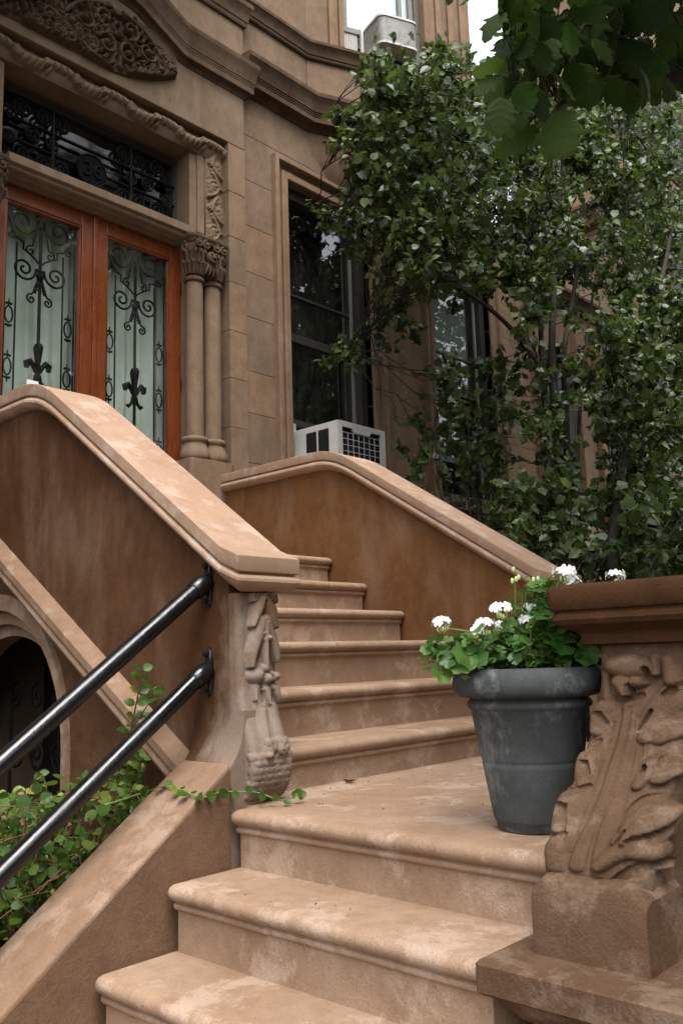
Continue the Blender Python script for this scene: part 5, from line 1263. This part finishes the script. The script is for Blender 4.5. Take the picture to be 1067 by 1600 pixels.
for c in ((15, -10, 8, 3.4), (18, -10, 7, 3), (12.4, -10, 7.2, 2.8), (16, -10, 11, 3), (21, -10.5, 8.5, 3.2), (9.5, -10.5, 9, 3), (13, -11, 10.5, 2.6), (6.5, -10, 7.5, 2.8), (4, -10, 8.5, 2.8), (15, -9, 5.2, 2.5), (10, -9.5, 5.4, 2.5), (20, -9, 10.5, 3), (24, -9, 9, 3.5), (27, -10, 6.5, 3), (20, -9, 5.5, 2.8)): far_crown(lm, c[:3], c[3], c[3], c[3]*0.8, 900, 0.40, r2)
obj('crown', lm, MT['street'], s2, merge=False)

# ------------------------------------------------------------------ flower pot and geranium
PX, PY_, PZ = 2.185, 1.33, LZ
pot = root('flower_pot', (PX, PY_, PZ), 'large dark grey round planter with thick rolled rim on the landing', 'flower pot')
m = MB()
PP = [(0.0, 0.0), (0.098, 0.001), (0.104, 0.006), (0.106, 0.022), (0.110, 0.026), (0.113, 0.034), (0.134, 0.165), (0.1365, 0.176), (0.1345, 0.180), (0.137, 0.184), (0.139, 0.190), (0.160, 0.318), (0.166, 0.322), (0.170, 0.328), (0.170, 0.336), (0.165, 0.342), (0.161, 0.346), (0.163, 0.350),
      (0.180, 0.352), (0.196, 0.358), (0.2045, 0.370), (0.2075, 0.386), (0.2065, 0.402), (0.201, 0.417), (0.192, 0.426), (0.182, 0.429), (0.174, 0.426), (0.170, 0.416), (0.164, 0.392), (0.0, 0.392)]
m.lathe([(max(r_, 1e-4), z) for r_, z in PP], PX, PY_, 72, PZ, caps=False); obj('pot', m, MT['pot'], pot, smooth=60)
m = MB(); m.lathe([(1e-4, 0.404), (0.08, 0.406), (0.168, 0.398)], PX, PY_, 32, PZ, caps=False); obj('soil', m, MT['soil'], pot, smooth=60)
ge = root('geranium', (PX, PY_, PZ+0.40), 'bushy white-flowered geranium growing in the grey planter', 'plant')
r3 = random.Random(31)
def round_leaf(m, c, n, s, rnd_):
    n = Vector(n).normalized(); t = n.orthogonal().normalized(); t.rotate(Matrix.Rotation(rnd_.uniform(0, 6.28), 3, n)); b = n.cross(t); c = Vector(c)
    k = 22; vs = [c-n*s*0.12]; cup = rnd_.uniform(0.05, 0.4)
    inner = []
    for ring, f in ((0, 0.55), (1, 1.0)):
        for i in range(k):
            q = 0.35+(2*PI-0.5)*i/(k-1)
            rr_ = s*f*(1+(0.10*sin(q*7+0.5)+0.035*sin(q*19) if ring else 0.03*sin(q*7)))
            vs.append(c+t*rr_*cos(q)+b*rr_*sin(q)+n*s*(cup*f*f*0.5+0.09*f*sin(q*3.5+1)))
    fs = [(0, 1+i, 2+i) for i in range(k-1)]+[(1+i, 1+k+i, 2+k+i, 2+i) for i in range(k-1)]
    m.add(vs, fs)
lm = MB(); sm = MB(); top = Vector((PX, PY_, PZ+0.40))
def stem_to(e, r_=0.003, sag=0.0):
    e = Vector(e); s0 = top+Vector((r3.uniform(-.07, .07), r3.uniform(-.07, .07), 0)); mid = (s0+e)/2+Vector((0, 0, 0.03+sag))+rv(r3)*0.012
    sm.tube(smooth_pts([s0, mid, e], 4), r_, 5)
# the plant leans to the photo's right and back: clumps given by pixels on planes through the pot
def gp(x, y, off=0.0): return CR*0+at(x, y, 'X', 1.0)*((PX*CF.x+PY_*CF.y+PZ*0+off)/(at(x, y, 'X', 1.0).dot(CF)))
GF = [(690, 1020, 9, 26), (715, 1035, 10, 30), (745, 1012, 14, 30), (760, 1040, 14, 30), (790, 1000, 14, 32), (800, 1035, 16, 36), (830, 1010, 14, 34), (840, 1040, 16, 36), (870, 1030, 16, 36), (830, 960, 12, 30), (850, 930, 12, 26), (870, 970, 14, 34), (890, 1000, 14, 34), (905, 1030, 12, 32),
      (880, 940, 10, 26), (920, 1000, 10, 32), (900, 960, 10, 30), (925, 1045, 8, 26), (860, 990, 14, 34), (725, 1005, 8, 24), (950, 960, 8, 26), (845, 918, 6, 20)]
for x, y, n, rad in GF:
    for i in range(int(n*3.6)):
        p = gp(x+r3.gauss(0, rad*0.55), y+r3.gauss(0, rad*0.42), r3.uniform(-0.13, 0.12))
        if p.z < PZ+0.435 and (Vector((p.x-PX, p.y-PY_))).length < 0.205: p.z = PZ+0.435+r3.uniform(0, 0.04)
        nn = Vector((0, 0, 1.0))+rv(r3)*0.75-CF*0.25; s_ = r3.uniform(0.010, 0.024)
        round_leaf(lm, p, nn, s_, r3)
        if r3.random() < 0.2: stem_to(p-nn.normalized()*s_*0.12, 0.0017)
for x, y, s_ in ((718, 1035, 0.036), (730, 1022, 0.044), (742, 1030, 0.036), (700, 1030, 0.026), (690, 1052, 0.030), (915, 1020, 0.036), (880, 1005, 0.036), (848, 960, 0.034)):
    p = gp(x, y, -0.13); round_leaf(lm, p, Vector((0, 0, 0.7))-CF*0.9+rv(r3)*0.4, s_, r3); stem_to(p, 0.002)
HEADS = [(a_, b_, c_*0.88, d_) for a_, b_, c_, d_ in [(690, 972, 1.0, 16), (781, 950, 1.0, 15), (757, 975, 1.05, 16), (744, 985, 0.6, 7), (779, 977, 0.6, 7), (829, 950, 0.6, 7), (826, 967, 0.8, 9), (808, 975, 0.7, 7), (868, 962, 0.7, 8), (840, 1021, 0.5, 4), (880, 893, 1.0, 14), (895, 907, 0.7, 8), (960, 898, 0.9, 11), (806, 992, 0.4, 3)]]
def floret(m, c, n, s):
    n = Vector(n).normalized(); t = n.orthogonal().normalized(); t.rotate(Matrix.Rotation(r3.uniform(0, 6.28), 3, n)); b = n.cross(t)
    for k in range(5):
        q = 2*PI*k/5+r3.uniform(-.15, .15); d = t*cos(q)+b*sin(q); w = n.cross(d)
        vs = [c, c+d*s*0.45+w*s*0.26+n*s*0.12, c+d*s*0.9+w*s*0.30+n*s*0.10, c+d*s*1.05+n*s*0.02, c+d*s*0.9-w*s*0.30+n*s*0.10, c+d*s*0.45-w*s*0.26+n*s*0.12]
        m.add(vs, [(0, 1, 2, 3, 4, 5)])
for x, y, k, nf in HEADS:
    c = gp(x, y, r3.uniform(-0.10, 0.0) if x < 900 else 0.12)
    m = MB()
    for i in range(nf):
        d = rv(r3, 0.35); d.z = abs(d.z)*0.8-0.15
        floret(m, c+Vector((d.x*1.3, d.y*1.3, d.z*0.6))*0.024*k, d+Vector((0, 0, .25))-CF*0.25, 0.0135*r3.uniform(0.85, 1.2))
    h = obj('flower_head', m, MT['petal'], ge, merge=False)
    m = MB()
    for i in range(7): m.ball(c+Vector((r3.uniform(-1, 1)*0.014*k, r3.uniform(-1, 1)*0.014*k, -0.016-r3.uniform(0, .012))), 0.0042, 0.0042, 0.008, 6, 4)
    obj('calyx', m, MT['bud'], h, smooth=60)
    stem_to(c-Vector((0, 0, 0.015)), 0.0026)
for x, y in ((802, 890), (806, 905), (800, 908), (810, 902), (840, 905), (833, 906), (846, 907), (820, 953), (791, 955)):
    p = gp(x, y, -0.03); obj('flower_bud', MB().ball(p, 0.0055, 0.0055, 0.009, 7, 5), MT['bud'], ge, smooth=60)
for x, y in ((804, 908), (840, 909)): stem_to(gp(x, y, -0.03), 0.0024)
obj('foliage', lm, MT['ger'], ge, smooth=180, merge=False); obj('stems', sm, MT['stem'], ge, smooth=60, merge=False)

# ------------------------------------------------------------------ ivy in the areaway
g = MB(); g.box(-2.0, 1.97, 2.58, 4.95, -1.56, -1.25); tag(obj('areaway_soil', g, MT['ground']), kind='structure')
g = MB(); g.box(4.28, 12, 1.2, 4.95, -1.56, -1.50); tag(obj('garden_soil', g, MT['ground']), kind='structure')
iv = root('ivy', (1.5, 2.95, -1.25), 'mass of trailing ivy with green and yellowing leaves between the railing and the basement arch', 'ivy')
r4 = random.Random(44); lm = MB(); sm = MB()
def ivtop(x, y):   # height of the mound
    return -0.40-0.60*max(0, 1.55-x)-0.28*max(0, y-2.9)+0.05*sin(x*9+y*5)
vines = []
for k in range(300):
    x, y = r4.uniform(0.75, 1.95), r4.uniform(2.60, 3.7)
    p = Vector((x, y, -1.25)); z1 = ivtop(x, y)+r4.uniform(-0.30, 0.03)
    e = Vector((x+r4.uniform(-.15, .15), y+r4.uniform(-.12, .15), z1)); e.y = max(2.595, e.y); e.x = min(1.955, e.x)
    a_ = wander(p, e, r4, 4, 0.07); d2 = Vector((r4.uniform(-.32, .2), r4.uniform(-.12, .2), r4.uniform(-.22, .06)))
    e2 = e+d2; e2.y = max(2.60, e2.y); e2.x = min(1.95, e2.x)
    pts = smooth_pts(a_+[e2], 3)
    for q in pts: q.y = max(q.y, 2.592); q.x = min(q.x, 1.96)
    sm.tube(pts, taper(len(pts), 0.0042, 0.0018), 5)
    for j in range(40):
        f = 0.28+0.72*r4.random()**0.8; q = pts[min(len(pts)-1, int(f*(len(pts)-1)))]+rv(r4)*r4.uniform(0.005, 0.045)
        q.y = max(q.y, 2.60); q.x = min(q.x, 1.95)
        leaf(lm, q, rv(r4, -0.25), rv(r4, 0.9)-CF*0.35, r4.choice((0.018, 0.026, 0.032, 0.040, 0.050))*r4.uniform(0.85, 1.1), OVAL, r4.uniform(0, 0.2), r4.uniform(-0.1, 0.25), r4.uniform(0.8, 1.1))
# upright sprig and climbing strand against the wall
def strand(pts, n, size, rad, lm_, sm_, up=0.5, mat=None):
    ps = smooth_pts(pts, 5); sm_.tube(ps, taper(len(ps), rad, rad*0.5), 6)
    for j in range(n):
        f = (j+0.5)/n*(len(ps)-1); i = min(int(f), len(ps)-2); q = ps[i]+(ps[i+1]-ps[i])*(f-i); t = (ps[i+1]-ps[i]).normalized()
        sd = t.cross(Vector((0, 0, 1))); sd = sd.normalized() if sd.length > 0.1 else CR
        for s in (-1, 1):
            if r4.random() < 0.9: leaf(lm_, q, sd*s+t*0.5+rv(r4)*0.35+Vector((0, 0, r4.uniform(-.5, .4))), Vector((0, 0, up))-CF*0.6+rv(r4)*0.4, size*r4.uniform(0.65, 1.15), OVAL, 0.14, 0.15, 1.05, 0.004)
X1 = 1.93
strand([at(188, 1210, 'X', X1), at(205, 1140, 'X', X1), at(216, 1085, 'X', X1-.02), at(224, 1042, 'X', X1-.03)], 8, 0.048, 0.004, lm, sm)
strand([at(205, 1140, 'X', X1), at(232, 1100, 'X', X1-.02), at(242, 1075, 'X', X1-.03)], 5, 0.045, 0.003, lm, sm)
for k in range(5): strand([at(150+12*k, 1260, 'X', X1), at(175+10*k, 1215, 'X', X1), at(196+7*k, 1160+6*k, 'X', X1-.01)], 9, 0.036, 0.003, lm, sm)
obj('foliage', lm, MT['ivy'], iv, merge=False)
dm = MB()
for k in range(36):
    x, y = r4.uniform(0.95, 1.92), r4.uniform(2.62, 3.4)
    leaf(dm, (x, y, ivtop(x, y)+r4.uniform(-.12, .03)), rv(r4, -0.3), rv(r4, 0.6)-CF*0.4, r4.uniform(0.02, 0.042), OVAL, 0.3, r4.uniform(-.4, .4), 0.7)
obj('withered_leaves', dm, MT['dry'], iv, merge=False); obj('stems', sm, MT['redstem'], iv, smooth=60, merge=False)
# the long runner lying over the curb and onto the landing
vn = root('vine', (1.95, 2.42, -0.35), 'single pale ivy runner trailing over the top of the curb onto the landing', 'ivy')
lm = MB(); sm = MB()
def oncurb(x, y):                      # on the sloping top of the curb, a centimetre above it
    d = at(x, y, 'Y', 1.0); t = (-0.349-1.908*0.7085+0.012)/(d.z-0.7085*d.x); return d*t
run_ = [at(150, 1262, 'Y', 2.68), at(190, 1250, 'Y', 2.64), at(232, 1236, 'Y', 2.61), oncurb(262, 1229), oncurb(288, 1236), oncurb(304, 1243), at(322, 1245, 'Y', 2.285), at(345, 1238, 'Y', 2.275), at(372, 1237, 'Y', 2.255), at(400, 1238, 'Y', 2.235), at(425, 1246, 'Y', 2.20), at(445, 1250, 'Y', 2.19), at(462, 1244, 'Y', 2.19)]
strand(run_, 15, 0.042, 0.0034, lm, sm, 0.4)
p = run_[-1]
for k in range(6): leaf(lm, p, CR*r4.uniform(-.2, 1)+rv(r4)*0.5, Vector((0, 0, .6))-CF, r4.uniform(0.030, 0.045), OVAL, 0.12, 0.1)
obj('leaves', lm, MT['ivy'], vn, merge=False); obj('stem', sm, MT['stem'], vn, smooth=60, merge=False)

# ------------------------------------------------------------------ litter
m = MB(); p = at(540, 1222, 'Z', LZ+0.004)
leaf(m, p, CR, Vector((0, 0, 1)), 0.045, LOBED, 0.5, -0.2); leaf(m, p+CR*0.02, -CR+Vector((0, .4, 0)), Vector((0, .3, 1)), 0.03, OVAL, 0.6, -0.3)
tag(obj('dead_leaf', m, MT['dry'], loc=tuple(p), merge=False), 'small dry reddish leaf lying on the landing near the first upper step', 'leaf')
m = MB()
for k in range(90):
    u = r4.random()
    if u < 0.6: q = Vector((r4.uniform(2.0, 3.9), 2.36-abs(r4.gauss(0, 0.12))-0.02, LZ+0.001))
    elif u < 0.7: q = Vector((r4.uniform(1.70, 1.87), r4.uniform(1.3, 2.2), -0.649))
    else: q = Vector((r4.uniform(2.0, 3.2), r4.uniform(1.5, 2.2), LZ+0.001))
    s = r4.uniform(0.0010, 0.0026); m.ball(q, s*r4.uniform(1, 2.2), s, s*0.6, 5, 4)
tag(obj('debris', m, MT['grit'], merge=False), 'specks of dark grit scattered on the landing', 'debris', kind='stuff')

# ------------------------------------------------------------------ light
w = bpy.data.worlds.new('World'); S.world = w; w.use_nodes = True
nt = w.node_tree; nt.nodes.clear()
EL, AZ_ = math.radians(64), math.radians(212)
sk = N(nt, 'ShaderNodeTexSky'); sk.sky_type = 'NISHITA'; sk.sun_disc = False; sk.sun_elevation = EL; sk.sun_rotation = AZ_
sk.air_density = 1.0; sk.dust_density = 3.0; sk.ozone_density = 1.0
hs = N(nt, 'ShaderNodeHueSaturation'); hs.inputs['Saturation'].default_value = 0.22; L(nt, sk.outputs[0], hs.inputs['Color'])
tc = N(nt, 'ShaderNodeTexCoord'); sx = N(nt, 'ShaderNodeSeparateXYZ'); L(nt, tc.outputs['Generated'], sx.inputs[0])
ov = ramp(nt, sx.outputs['Z'], [(0.0, 0.45), (0.5, 0.95), (1.0, 1.0)])
sc_ = N(nt, 'ShaderNodeVectorMath', operation='SCALE'); sc_.inputs['Scale'].default_value = 1.9; L(nt, mix(nt, 1.0, hs.outputs[0], ov, 'MULTIPLY'), sc_.inputs[0])
bg = N(nt, 'ShaderNodeBackground'); bg.inputs[1].default_value = 0.15; L(nt, sc_.outputs[0], bg.inputs[0])
o = N(nt, 'ShaderNodeOutputWorld'); L(nt, bg.outputs[0], o.inputs[0])
sl = bpy.data.lights.new('sun', 'SUN'); sl.energy = 1.3; sl.angle = math.radians(35); sl.color = (1.0, 0.965, 0.92)
so = bpy.data.objects.new('sun', sl); COL.objects.link(so)
sd = Vector((sin(AZ_)*cos(EL), cos(AZ_)*cos(EL), sin(EL)))      # towards the sun
so.rotation_euler = sd.to_track_quat('Z', 'Y').to_euler(); so.location = (0, 0, 12)
S.view_settings.view_transform = 'Standard'; S.view_settings.look = 'None'; S.view_settings.exposure = 1.1; S.view_settings.gamma = 1.0
S.cycles.max_bounces = 8; S.cycles.transparent_max_bounces = 12
S.cycles.use_denoising = True
